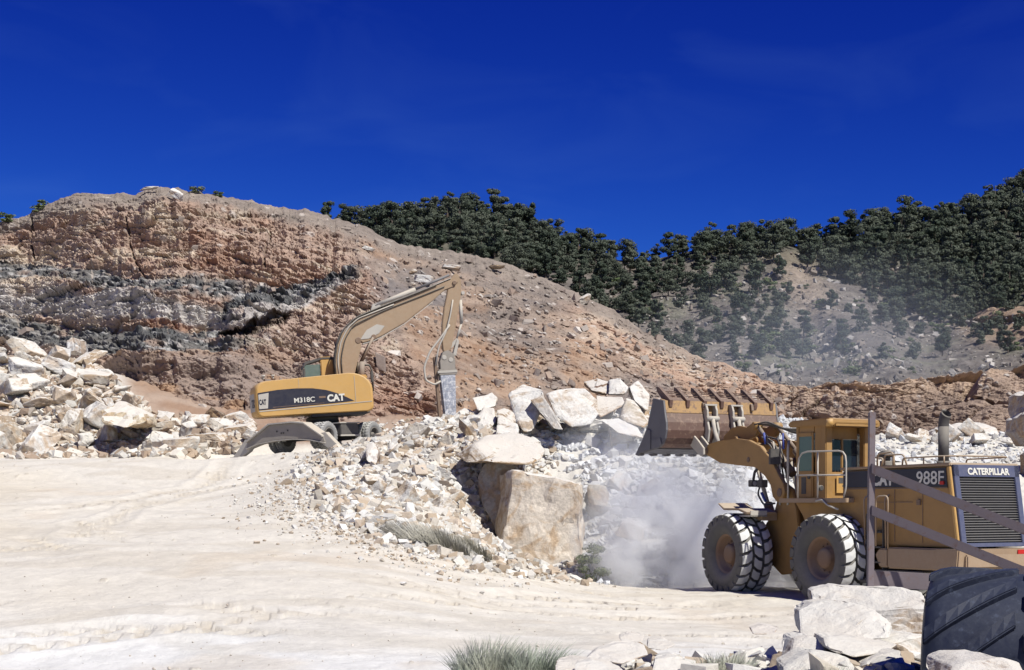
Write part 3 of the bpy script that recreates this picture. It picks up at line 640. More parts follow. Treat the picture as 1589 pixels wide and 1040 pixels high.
# stones on the hillsides
def hill_stones():
    rg = np.random.default_rng(91); r, c = HPX.shape
    i = rg.integers(int(r*.05), r-3, 26000); j = rg.integers(50, c-60, 26000); w = HSC[i, j]
    dens = .12+.88*w; cl = vnoise(HPX[i, j]*.03, HPY[i, j]*.05, 0, 88)*.5+.5; m = (rg.uniform(0, 1, len(i)) < dens*.42*cl**1.6) & (HPX[i, j] < 1230+rg.uniform(-80, 200, len(i))); i, j = i[m], j[m]
    P = HP[i, j]; s = .12+.75*rg.uniform(0, 1, len(i))**5
    col = palette(len(i), rg, [(.30, .25, .215), (.40, .35, .31), (.55, .50, .45), (.26, .21, .18), (.38, .29, .23)], [.35, .22, .08, .2, .15])
    scatter('scree', P+np.array((0, -.1, 0)), s, col, 'loose stones strewn over the slopes of the quarried hill', mat=M_rubble, seed=92, cat='scree')
    m = 3500; px = rg.uniform(900, 1600, m); py = rg.uniform(385, 600, m); py = np.maximum(py, pl(FCREST, px)+14)
    x, y, z = far_pt(px, py); s = .25+1.3*rg.uniform(0, 1, m)**6
    scatter('scree', np.stack([x, y-.6, z+.1], -1), s, palette(m, rg, [(.30, .27, .24), (.40, .37, .34), (.24, .20, .17)]), 'grey stones scattered over the bare slope of the wooded hill', seed=93, cat='scree')
hill_stones()
# slabs and single pale rocks on the quarried hill
for k, (px, py, s, lb) in enumerate([(232, 296, 2.0, 'flat slab jutting from the crest of the quarried hill'), (276, 310, 1.8, 'white block just under the hill crest'), (657, 437, 2.0, 'largest pale block on the scree above the boom'), (641, 424, 1.2, 'pale block left above the largest one on the scree'),
        (700, 420, 1.5, 'long pale slab right above the boom tip'), (770, 420, 1.3, 'tilted slab on the scree right of the boom'), (641, 445, 1.0, 'small pale block left below the largest one on the scree'), (572, 390, 1.2, 'pale lone rock on the upper scree below the trees'), (905, 470, 1.6, 'pale pink rock near the ridge line')]):
    i, j = np.unravel_index(np.argmin((HPX-px)**2+(HPY-py)**2), HPX.shape); rgk = np.random.default_rng(k+5)
    o = bpy.data.objects.new('boulder', BV[4 if k in (1, 2) else k]); COL.objects.link(o); o.location = tuple(HP[i, j]+np.array((0, -.3, .15)))
    s *= .6; o.scale = (s*1.5, s, s*.5) if k in (0, 4, 5) else (s, s, s*.8); o.rotation_euler = (rgk.normal(0, .2), rgk.normal(.1, .2), rgk.uniform(-.3, .3)); tag(o, lb, 'boulder')

# ------------------------------------------------------------------ trees and plants
def leaf_mat(name, cols, rough=.7):
    m, n, l, b = nt(name)
    oi = n.new('ShaderNodeObjectInfo'); g = n.new('ShaderNodeNewGeometry')
    t = noise_node(n, l, .9, 4, .6, g.outputs['Position']); ad = n.new('ShaderNodeMath'); ad.operation = 'MULTIPLY_ADD'; ad.inputs[1].default_value = .5
    l.new(oi.outputs['Random'], ad.inputs[0]); l.new(t.outputs[0], ad.inputs[2])
    r = ramp(n, l, ad.outputs[0], [(.3+.6*k/(len(cols)-1), c) for k, c in enumerate(cols)])
    l.new(r.outputs[0], b.inputs['Base Color']); b.inputs['Roughness'].default_value = rough; b.inputs['Specular IOR Level'].default_value = .2
    return m
M_pine = leaf_mat('pine_needles', [(.036, .050, .035), (.054, .069, .047), (.082, .094, .068)])
M_bush = leaf_mat('shrub_leaves', [(.05, .075, .03), (.09, .12, .05), (.13, .15, .08)])
M_dry = leaf_mat('dry_grass_blades', [(.22, .21, .16), (.33, .31, .25), (.46, .44, .38)])
M_sage = leaf_mat('grey_green_blades', [(.19, .23, .17), (.28, .32, .25), (.42, .43, .35)])
m_, n_, l_, b_ = nt('pine_bark'); b_.inputs['Base Color'].default_value = (.13, .10, .08, 1); b_.inputs['Roughness'].default_value = .95; M_bark = m_
def crown_mesh(seed, h=6., w=4.6, n=1500, leaf=.34, trunk=.22, clumps=26, name='crown'):
    rg = np.random.default_rng(seed); C = []
    for k in range(clumps):
        t = rg.uniform(0, 1); zz = h*(trunk+(1-trunk)*t); rad = w*.5*math.sin(math.pi*min(1, (.22+.78*(1-t)**.85)*.62+.05))*rg.uniform(.35, 1.0)
        a = rg.uniform(0, 6.28); C.append((rad*math.cos(a)*.82, rad*math.sin(a)*.78, zz*.93, rg.uniform(.6, 1.25)*w/4.6))
    C = np.array(C); k = rg.integers(0, clumps, n); d = rg.normal(size=(n, 3)); d /= np.linalg.norm(d, axis=1)[:, None]
    rr = C[k, 3]*rg.uniform(.55, 1.08, n); P = C[k, :3]+d*rr[:, None]*np.array((1, 1, .62))
    u = np.cross(d, rg.normal(size=(n, 3))); u /= np.linalg.norm(u, axis=1)[:, None]; v = np.cross(d, u)+d*.5*rg.normal(size=(n, 1))
    s = leaf*rg.uniform(.5, 1.25, n)[:, None]
    co = np.stack([P-u*s, P+v*s*.55+u*s*.2, P+u*s*.9, P-v*s*.6], 1).reshape(-1, 3)
    f = np.arange(n*4).reshape(-1, 4)
    return np_mesh(name, co, f), C
def limb(bm, a, b, r0, r1, seg=6):
    a, b = Vector(a), Vector(b); q = (b-a).to_track_quat('Z', 'Y').to_matrix(); rings = []
    for p, r in ((a, r0), (b, r1)): rings.append([bm.verts.new(p+q@Vector((r*math.cos(6.2832*i/seg), r*math.sin(6.2832*i/seg), 0))) for i in range(seg)])
    for i in range(seg): bm.faces.new((rings[0][i], rings[0][(i+1) % seg], rings[1][(i+1) % seg], rings[1][i]))
def trunk_mesh(C, h, r=.14):
    bm = bmesh.new(); limb(bm, (0, 0, -.6), (.05, .03, h*.35), r*1.3, r); limb(bm, (.05, .03, h*.35), (0, .05, h*.85), r, r*.3)
    for c in C[::3]: limb(bm, (.03, .03, max(.8, c[2]*.6)), c[:3], r*.4, r*.12, 4)
    me = bpy.data.meshes.new('trunk'); bm.to_mesh(me); bm.free(); return me
TV = []; LOWV = []
for k in range(9):
    h = 5.2+(k % 3)*.7; wd_ = 3.9+(k % 4)*.6; me, C = crown_mesh(900+k, h, wd_, 3300, .21, .14+.06*(k % 3), 14+k)
    lm, _c2 = crown_mesh(900+k, h, wd_, 1300, .30, .14+.06*(k % 3), 14+k); _a = np.zeros(len(lm.vertices)*3, np.float32); lm.vertices.foreach_get('co', _a); LOWV.append(_a.reshape(-1, 3)); bpy.data.meshes.remove(lm)
    me.materials.append(M_pine); tm = trunk_mesh(C, h); tm.materials.append(M_bark); TV.append((me, tm))
def tree(x, y, z, s, k, label, group, rgx):
    e = empty('pine_tree', (x, y, z), (0, 0, rgx.uniform(0, 6.28))); e.scale = (s, s, s*rgx.uniform(.88, 1.12)); tag(e, label, 'tree', group)
    for nm, me in (('crown', TV[k][0]), ('trunk', TV[k][1])):
        o = bpy.data.objects.new(nm, me); COL.objects.link(o); o.parent = e
def plant_trees():
    rg = np.random.default_rng(2); put = []
    front = [(p[0], p[1]) for p in CREST]; cand = []
    def ok(px, py, u):
        cr = float(pl(FCREST, px)); fr = float(pl(front, px))
        if py < cr or py > fr+14: return False
        if px < 1000: return py < max(fr-4, 395) + 14 and (py < 440 or u < .35) and (px < 880 or py < 420 or u < .4)
        if px < 1210: return py < 408 or (py < 465 and u < .2) or (py < 560 and u < .08)
        low = float(pl([(1210, 388), (1240, 405), (1300, 432), (1360, 465), (1400, 488), (1450, 498), (1500, 500), (1540, 480), (1700, 470)], px))
        if px < 1290 and abs(px-1222-(py-395)*.55) < 12 and py > 388: return False
        return py < low or (u < .03 and py < 560)
    def add(px, py, s0, gapk, where):
        x, y, z = far_pt(px, py)
        x, y, z = float(x), float(y), float(z)
        if 880 < px < 1235 and py > 405: gapk = max(gapk, .85)
        for (a, b, c) in put:
            if (a-x)**2+((b-y)*.45)**2 < (gapk*c)**2: return False
        s = s0*rg.uniform(.62, 1.15)*y/330*.98; put.append((x, y, 4.2*s)); cand.append((x, y, z-.2, s, int(rg.integers(9)), where)); return True
    n = 0
    def wl_(px, py):
        cr = float(pl(FCREST, px)); top = py < cr+14
        if px < 800: a = 'on the hump left of the saddle'
        elif px < 1010: a = 'on the slope falling to the saddle'
        elif px < 1230: a = 'above the bare spur'
        else: a = 'on the high right shoulder'
        return ('dark green pine standing on the skyline ' if top else 'dark green pine in the dense wood ')+a if (top or px < 1000 or py < 440 or px > 1230) else 'lone pine on the bare slope right of the quarried hill'
    for px in np.arange(512, 1700, 12.):                      # skyline
        q = px+rg.uniform(-4, 4); 
        if add(q, float(pl(FCREST, q))+2+rg.uniform(0, 4), .80, .20, wl_(q, float(pl(FCREST, q)))): n += 1
    t = 0
    while n < 640 and t < 16000:
        t += 1; px = rg.uniform(505, 1680); py = rg.uniform(280, 560)
        if ok(px, py, rg.uniform()):
            if add(px, py, 1.0 if py < 470 else .8, .60, wl_(px, py)): n += 1
    cand.sort(key=lambda c: -c[3]/c[1]*(1 if c[0]/c[1] < .34 else .2))
    for c in cand[:296]: tree(*c, 'pines on the wooded hill', rg)
    CO = []
    for (x, y, z, s, k, w) in cand[296:]:
        a = rg.uniform(0, 6.28); v = LOWV[k]; ca, sa = math.cos(a)*s, math.sin(a)*s
        CO.append(np.stack([v[:, 0]*ca-v[:, 1]*sa+x, v[:, 0]*sa+v[:, 1]*ca+y, v[:, 2]*s+z], -1))
    if CO:
        CO = np.concatenate(CO); tag(link('pine_wood', np_mesh('pine_wood', CO, np.arange(len(CO)).reshape(-1, 4)), M_pine), 'smaller pines filling the wood on both ridges', 'trees', kind='stuff')
    print('trees', n, t)
plant_trees()
def shrub_mesh(seed, n=420):
    me, C = crown_mesh(seed, 1.3, 1.6, n, .13, .0, 9, 'shrub'); return me
SV = []
for k in range(4): me = shrub_mesh(950+k); me.materials.append(M_bush); SV.append(me)
rgs = np.random.default_rng(5)
for px, py, s, lb in ((66, 316, 1.1, 'small dark bush on the left shoulder of the hill crest'), (8, 343, 1.2, 'low bush on the crest at the left edge of the picture'), (306, 297, 1.0, 'tiny bush on the hill crest right of the jutting slab'), (338, 302, .7, 'tiny bush on the crest further right of the slab'), (60, 324, .9, 'low dark bush just under the left shoulder of the crest')):
    i, j = np.unravel_index(np.argmin((HPX-px)**2+(HPY-py)**2), HPX.shape)
    o = bpy.data.objects.new('bush', SV[rgs.integers(4)]); COL.objects.link(o); o.location = tuple(HP[i, j]-np.array((0, 0, .1))); o.scale = (s*.75, s*.75, s*.42); tag(o, lb, 'bush', 'bushes on the hill crest')
for t in range(70):
    px = rgs.uniform(930, 1580); py = rgs.uniform(440, 585)
    if py > float(pl(CREST, px))+0: continue
    x, y, z = far_pt(px, py); s = rgs.uniform(.6, 2.0)*float(y)/250
    o = bpy.data.objects.new('bush', SV[rgs.integers(4)]); COL.objects.link(o); o.location = (float(x), float(y), float(z)-.1); o.scale = (s, s, s*.8); o.rotation_euler.z = rgs.uniform(0, 6)
    tag(o, ('wide' if s > 1.3 else 'small')+' olive shrub on the bare valley slope below the woods', 'shrub', 'shrubs on the bare valley slope')
def blades(name, loc, rad, h, n, mat, label, cat, seed, lean=(.25, 0), wd=.012, squash=1., zfun=True):
    rg = np.random.default_rng(seed); a = rg.uniform(0, 6.28, n); r = rad*np.sqrt(rg.uniform(0, 1, n)); x = r*np.cos(a); y = r*np.sin(a)*squash
    z0 = (gnd(x+loc[0], y+loc[1])-loc[2]) if zfun else x*0; L = h*rg.uniform(.4, 1., n)*(1-.45*(r/rad)**2)
    dx = x/rad*.45+lean[0]+rg.normal(0, .22, n); dy = y/rad*.45+lean[1]+rg.normal(0, .22, n); w = wd*rg.uniform(.6, 1.4, n)
    px_, py_ = -np.sin(a+1), np.cos(a+1); V = []
    for t, ww in ((0, 1), (.4, .9), (.75, .6), (1, .12)):
        cx = x+dx*L*t**1.6; cy = y+dy*L*t**1.6; cz = z0-.03+L*t*(1-.12*t)
        V += [np.stack([cx-px_*w*ww, cy-py_*w*ww, cz], -1), np.stack([cx+px_*w*ww, cy+py_*w*ww, cz], -1)]
    V = np.stack(V, 1); b = (np.arange(n)*8)[:, None]
    F = np.concatenate([b+np.array((2*k, 2*k+1, 2*k+3, 2*k+2)) for k in range(3)])
    o = link(name, np_mesh(name, V.reshape(-1, 3), F), mat, loc=loc); tag(o, label, cat); return o
def at_ground(px, Y):
    x = (px-CX)/F_PX*Y; return (x, Y, float(gnd(x, Y)))
blades('grass_clump', at_ground(672, 39.6), .95, 1.0, 2600, M_dry, 'wide dry grass clump at the foot of the rubble slope', 'grass', 1, (-.5, 0), .008, .6)
blades('grass_clump', at_ground(722, 41.5), .7, .8, 1500, M_dry, 'dry grass clump leaning left beside the great block', 'grass', 2, (-.5, 0), .008, .6)
blades('grass_clump', at_ground(758, 21.6), .46, .74, 1400, M_sage, 'grey green grass clump at the bottom left of centre', 'grass', 3, (.12, 0), .005)
blades('grass_clump', at_ground(832, 21.4), .40, .66, 1100, M_sage, 'grey green grass clump right of the other at the bottom', 'grass', 4, (.2, 0), .005)
blades('grass_clump', at_ground(715, 21.0), .25, .32, 500, M_sage, 'short grass tuft, leftmost at the bottom edge', 'grass', 5, (.1, 0), .005)
o = at_ground(1125, 20.4); blades('grass_clump', (o[0], o[1], o[2]+.15), .38, .42, 900, M_sage, 'green grass clump between stones at the bottom', 'grass', 6, (.1, 0), .005, zfun=False)
o = at_ground(1285, 16.2); blades('grass_clump', (o[0], o[1], o[2]+.45), .3, .32, 600, M_sage, 'green tuft growing before the stones below the gate', 'grass', 7, (.0, 0), .004, zfun=False)
me, C = crown_mesh(991, 1.15, 1.0, 1500, .045, .0, 12, 'bush'); me.materials.append(M_bush)
o = link('bush', me, (), loc=at_ground(921, 46.5)); tag(o, 'green bush beside the right foot of the great block', 'bush')
me, C = crown_mesh(992, .5, .7, 500, .045, .0, 8, 'bush'); me.materials.append(M_bush)
o = link('bush', me, (), loc=at_ground(795, 48.3)); tag(o, 'small weed in the gap left of the great block', 'bush')
# ------------------------------------------------------------------ machines: materials
def paint(name, col, dust=.35, dirt=.3, rough=.5, dustcol=(.46, .41, .34), rust=None, scale=1.0, metal=0.):
    m, n, l, b = nt(name)
    tc = n.new('ShaderNodeTexCoord'); t = noise_node(n, l, 2.2*scale, 7, .65, tc.outputs['Object']); t2 = noise_node(n, l, 9*scale, 6, .7, tc.outputs['Object'])
    c = mixc(n, l, col, tuple(v*.55 for v in col), ramp(n, l, t.outputs[0], [(.45, (0,)*3), (.75, (dirt,)*3)]).outputs[0])
    if rust: c = mixc(n, l, c, rust[0], ramp(n, l, t2.outputs[0], [(rust[1], (0,)*3), (rust[1]+.12, (rust[2],)*3)]).outputs[0])
    g = n.new('ShaderNodeNewGeometry'); sx = n.new('ShaderNodeSeparateXYZ'); l.new(g.outputs['Normal'], sx.inputs[0])
    ad = n.new('ShaderNodeMath'); ad.operation = 'MULTIPLY_ADD'; ad.inputs[1].default_value = .7; l.new(t2.outputs[0], ad.inputs[0]); l.new(sx.outputs['Z'], ad.inputs[2])
    f = ramp(n, l, ad.outputs[0], [(.25, (dust*.35,)*3), (1.0, (min(1, dust*1.6),)*3)])
    l.new(mixc(n, l, c, dustcol, f.outputs[0]), b.inputs['Base Color'])
    l.new(ramp(n, l, t2.outputs[0], [(.3, (rough,)*3), (.7, (min(1, rough+.3),)*3)]).outputs[0], b.inputs['Roughness'])
    b.inputs['Metallic'].default_value = metal; b.inputs['Specular IOR Level'].default_value = .35
    bump(n, l, b, t2.outputs[0], .15, .01); return m
P_yel = paint('ochre_paint', (.33, .178, .045), .15, .45, .45, rust=((.13, .075, .04), .62, .7))
P_yel2 = paint('yellow_paint', (.50, .285, .075), .18, .15, .4)
P_dusty = paint('dusty_paint', (.29, .19, .11), .38, .3, .8)
P_dark = paint('dark_steel', (.03, .03, .035), .25, .3, .6)
P_brown = paint('brown_steel', (.15, .085, .05), .3, .4, .6)
P_navy = paint('navy_panel', (.012, .013, .028), .06, .2, .35)
P_frame = paint('grille_frame_paint', (.03, .045, .12), .15, .2, .45)
P_pale = paint('pale_dusty_steel', (.40, .38, .35), .6, .3, .7)
P_rust = paint('rusty_bucket_steel', (.115, .06, .045), .12, .6, .5, rust=((.26, .17, .12), .52, .7), scale=.8)
P_ryel = paint('worn_yellow_steel', (.36, .205, .07), .15, .5, .5, rust=((.14, .075, .05), .50, .85), scale=.8)
P_grey = paint('worn_grey_steel', (.11, .11, .125), .15, .4, .5)
P_rim = paint('brown_rim_paint', (.155, .085, .05), .25, .4, .6)
P_rub = paint('tyre_rubber', (.06, .06, .062), .42, .3, .75, dustcol=(.3, .28, .25))
P_tread = paint('dust_white_tread', (.50, .50, .49), .45, .5, .9, dustcol=(.66, .65, .63))
P_rubd = paint('dusty_grey_tyre', (.16, .16, .16), .55, .3, .85, dustcol=(.42, .41, .39))
P_beam = paint('dirty_beam_steel', (.25, .225, .20), .3, .5, .7)
P_hose = paint('black_hose', (.012, .012, .014), .25, .1, .5)
P_white = paint('white_lettering', (.62, .60, .54), .1, .35, .6)
P_red = paint('red_lamp', (.45, .02, .015), .0, .1, .2)
P_blue = paint('blue_hose', (.02, .05, .3), .1, .1, .5)
P_gate = paint('purple_grey_steel', (.155, .125, .14), .15, .5, .6, rust=((.12, .06, .05), .55, .8))
P_blk = paint('black_tyre_rubber', (.008, .010, .022), .07, .5, .4, dustcol=(.16, .19, .28), rust=((.05, .062, .10), .56, .6), scale=1.5)
def glass(name, col):
    m, n, l, b = nt(name); b.inputs['Base Color'].default_value = col+(1,); b.inputs['Roughness'].default_value = .06; b.inputs['Specular IOR Level'].default_value = .25
    b.inputs['Alpha'].default_value = .72; return m
G_dark = glass('dark_window_glass', (.012, .02, .035)); G_green = glass('green_window_glass', (.15, .20, .17))

class PB:
    def __init__(s, M=None): s.bm = bmesh.new(); s.M = M or Matrix()
    def poly(s, vs, fs):
        v = [s.bm.verts.new(p) for p in vs]
        for f in fs: s.bm.faces.new([v[i] for i in f])
        return v
    def box(s, x0, x1, y0, y1, z0, z1, rot=None, c=None):
        vs = [Vector((x, y, z)) for x in (x0, x1) for y in (y0, y1) for z in (z0, z1)]
        if rot: cc = Vector(c or ((x0+x1)/2, (y0+y1)/2, (z0+z1)/2)); vs = [cc+rot@(v-cc) for v in vs]
        s.poly(vs, [(0, 1, 3, 2), (4, 6, 7, 5), (0, 4, 5, 1), (2, 3, 7, 6), (0, 2, 6, 4), (1, 5, 7, 3)]); return s
    def prism(s, pts, y0, y1, ax='y'):
        n = len(pts); mk = {'y': lambda a, b, t: (a, t, b), 'x': lambda a, b, t: (t, a, b), 'z': lambda a, b, t: (a, b, t)}[ax]
        s.poly([mk(a, b, y0) for a, b in pts]+[mk(a, b, y1) for a, b in pts], [tuple(range(n)), tuple(range(2*n-1, n-1, -1))]+[(i, n+i, n+(i+1) % n, (i+1) % n) for i in range(n)]); return s
    def cyl(s, a, b, r, r1=None, seg=16, cap=True):
        a, b = Vector(a), Vector(b); r1 = r if r1 is None else r1; q = (b-a).to_track_quat('Z', 'Y').to_matrix(); R_ = []
        for p, rr in ((a, r), (b, r1)): R_.append([s.bm.verts.new(p+q@Vector((rr*math.cos(2*math.pi*i/seg), rr*math.sin(2*math.pi*i/seg), 0))) for i in range(seg)])
        for i in range(seg): f = s.bm.faces.new((R_[0][i], R_[0][(i+1) % seg], R_[1][(i+1) % seg], R_[1][i])); f.smooth = True
        if cap: s.bm.faces.new(R_[0][::-1]); s.bm.faces.new(R_[1])
        return s
    def tube(s, pts, r, seg=8):
        pts = [Vector(p) for p in pts]; q = []                 # rounded corners
        for i, p in enumerate(pts):
            if 0 < i < len(pts)-1:
                a = (pts[i-1]-p); b = (pts[i+1]-p); k = min(a.length, b.length)*.3
                a, b = p+a.normalized()*k, p+b.normalized()*k
                for t in (0, .33, .67, 1): q.append(a*(1-t)**2+p*2*t*(1-t)+b*t*t)
            else: q.append(p)
        rings = []; up = None
        for i, p in enumerate(q):
            d = (q[min(i+1, len(q)-1)]-q[max(i-1, 0)]).normalized()
            if up is None: up = d.orthogonal().normalized()
            up = (up-d*up.dot(d)).normalized(); w = d.cross(up)
            rings.append([s.bm.verts.new(p+(up*math.cos(6.28319*k/seg)+w*math.sin(6.28319*k/seg))*r) for k in range(seg)])
        for A, B in zip(rings, rings[1:]):
            for k in range(seg): f = s.bm.faces.new((A[k], A[(k+1) % seg], B[(k+1) % seg], B[k])); f.smooth = True
        s.bm.faces.new(rings[0][::-1]); s.bm.faces.new(rings[-1]); return s
    def lathe(s, prof, c=(0, 0, 0), seg=48, mi=None, close=False):
        """profile of (y, r) about the Y axis"""
        c = Vector(c); rings = [[s.bm.verts.new(c+Vector((r*math.cos(6.28319*k/seg), y, r*math.sin(6.28319*k/seg)))) for k in range(seg)] for y, r in prof]
        pr = list(zip(rings, rings[1:]))+([(rings[-1], rings[0])] if close else [])
        for A, B in pr:
            for k in range(seg): f = s.bm.faces.new((A[k], B[k], B[(k+1) % seg], A[(k+1) % seg])); f.smooth = True
        if not close:
            for ring in (rings[0], rings[-1]): s.bm.faces.new(ring)
        return s
    def done(s, name, mats, parent, bev=.012, segs=2):
        bmesh.ops.recalc_face_normals(s.bm, faces=s.bm.faces[:])
        if bev:
            es = [e for e in s.bm.edges if len(e.link_faces) == 2 and e.calc_face_angle(0) > .55]
            bmesh.ops.bevel(s.bm, geom=es, offset=bev, segments=segs, affect='EDGES', clamp_overlap=True)
        bmesh.ops.transform(s.bm, matrix=s.M, verts=s.bm.verts[:])
        me = bpy.data.meshes.new(name); s.bm.to_mesh(me); s.bm.free(); return link(name, me, mats, parent)
def text(body, size, org, xa, ya, mat, parent, sx=1., bold=.012, M=None):
    cu = bpy.data.curves.new('lettering', 'FONT'); cu.body = body; cu.size = size; cu.extrude = .004; cu.offset = bold; cu.materials.append(mat)
    o = bpy.data.objects.new('lettering', cu); COL.objects.link(o); o.parent = parent
    x, y = Vector(xa), Vector(ya); z = x.cross(y); m = Matrix((x*sx, y, z)).transposed().to_4x4(); m.translation = Vector(org)
    bpy.context.view_layer.update(); me = bpy.data.meshes.new_from_object(o); bpy.data.objects.remove(o); bpy.data.curves.remove(cu)
    o = bpy.data.objects.new('lettering', me); COL.objects.link(o); o.parent = parent; me.materials.clear(); me.materials.append(mat)
    o.matrix_local = (M or Matrix())@m; return o
def tyre_mesh(Rr, w, rim, nl, lug, rows=3, seed=0, curve=.0, zig=.45):
    """tyre about the Y axis with raised blocks; material 0 rubber, 1 tread"""
    pb = PB(); h = w/2; base = Rr-lug
    prof = [(-h*.62, rim), (-h*.80, rim+.03), (-h*1.0, rim+(base-rim)*.42), (-h*1.0, rim+(base-rim)*.72), (-h*.93, base-.035), (-h*.75, base), (0, base+.004), (h*.75, base), (h*.93, base-.035), (h*1.0, rim+(base-rim)*.72), (h*1.0, rim+(base-rim)*.42), (h*.80, rim+.03), (h*.62, rim)]
    pb.lathe(prof, seg=72, close=True)
    yb = np.linspace(-1, 1, rows+1); pitch = 2*math.pi/nl; rg_ = random.Random(seed)
    nb = len(pb.bm.faces)
    def sh(y): return zig*pitch*(abs((y*rows*.5+.5) % 2-1)-.5)
    def P(y, a, r):
        rr = r-(max(0, abs(y)-.70)/.3)**2*.045; return Vector((rr*math.cos(a), y*h, rr*math.sin(a)))
    for j in range(rows):
        off = pitch*.5*(j % 2)
        for k in range(nl):
            a0 = k*pitch+off; y0, y1 = yb[j], yb[j+1]; ym = (y0+y1)/2; g = .075; ga = .115
            ys = [y0+g*(y0 > -.99)-.0, ym, y1-g*(y1 < .99)]
            lo = [(yy, a0+pitch*ga+sh(yy)+pitch*.10*(i == 1)) for i, yy in enumerate(ys)]; hi = [(yy, a0+pitch*(1-ga)+sh(yy)+pitch*.10*(i == 1)) for i, yy in enumerate(ys)]
            am = (lo[0][1]+hi[0][1])/2; e0 = (ys[0]-(.03 if y0 > -.99 else 0), am); e1 = (ys[2]+(.03 if y1 < .99 else 0), (lo[2][1]+hi[2][1])/2)
            ring = lo+[e1]+hi[::-1]+[e0]; r = Rr-.006*rg_.random()
            bot = [pb.bm.verts.new(P(y, a, base-.02)) for y, a in ring]; cy = sum(y for y, a in ring)/8; ca = sum(a for y, a in ring)/8
            top = [pb.bm.verts.new(P(cy+(y-cy)*.94, ca+(a-ca)*.93, r)) for y, a in ring]
            cv = pb.bm.verts.new(P(cy, ca, r+.004))
            for i in range(8):
                pb.bm.faces.new((bot[i], bot[(i+1) % 8], top[(i+1) % 8], top[i])); f = pb.bm.faces.new((top[i], top[(i+1) % 8], cv)); f.material_index = 1
        # shoulder bars reach down the sidewall
    for sgn in (-1, 1):
        for k in range(nl):
            j = 0 if sgn < 0 else rows-1; a = k*pitch+pitch*.5*(j % 2)+sh(sgn); a0, a1 = a+pitch*.12, a+pitch*.88
            def Q(ang, y, r): return Vector((r*math.cos(ang), y*sgn, r*math.sin(ang)))
            vs = [Q(a0, h*.90, Rr-.05), Q(a1, h*.90, Rr-.05), Q(a1, h*1.005, Rr-.06), Q(a0, h*1.005, Rr-.06), Q(a0+.01, h*.9, base-.13), Q(a1-.01, h*.9, base-.13), Q(a1-.02, h*1.012, base-.12), Q(a0+.02, h*1.012, base-.12)]
            pb.poly(vs, [(0, 1, 2, 3), (3, 2, 6, 7), (0, 3, 7, 4), (1, 5, 6, 2), (4, 7, 6, 5), (0, 4, 5, 1)])
    bmesh.ops.recalc_face_normals(pb.bm, faces=pb.bm.faces[:])
    me = bpy.data.meshes.new('tyre'); pb.bm.to_mesh(me); pb.bm.free(); return me
def wheel(parent, loc, tyre_me, rim_me, side=1, rz=0., spin=0.):
    e = empty('wheel', loc, (0, 0, rz+(0 if side > 0 else math.pi)), parent)
    for nm, me in (('tyre', tyre_me), ('rim', rim_me)):
        o = bpy.data.objects.new(nm, me); COL.objects.link(o); o.parent = e; o.rotation_euler.y = spin
    return e

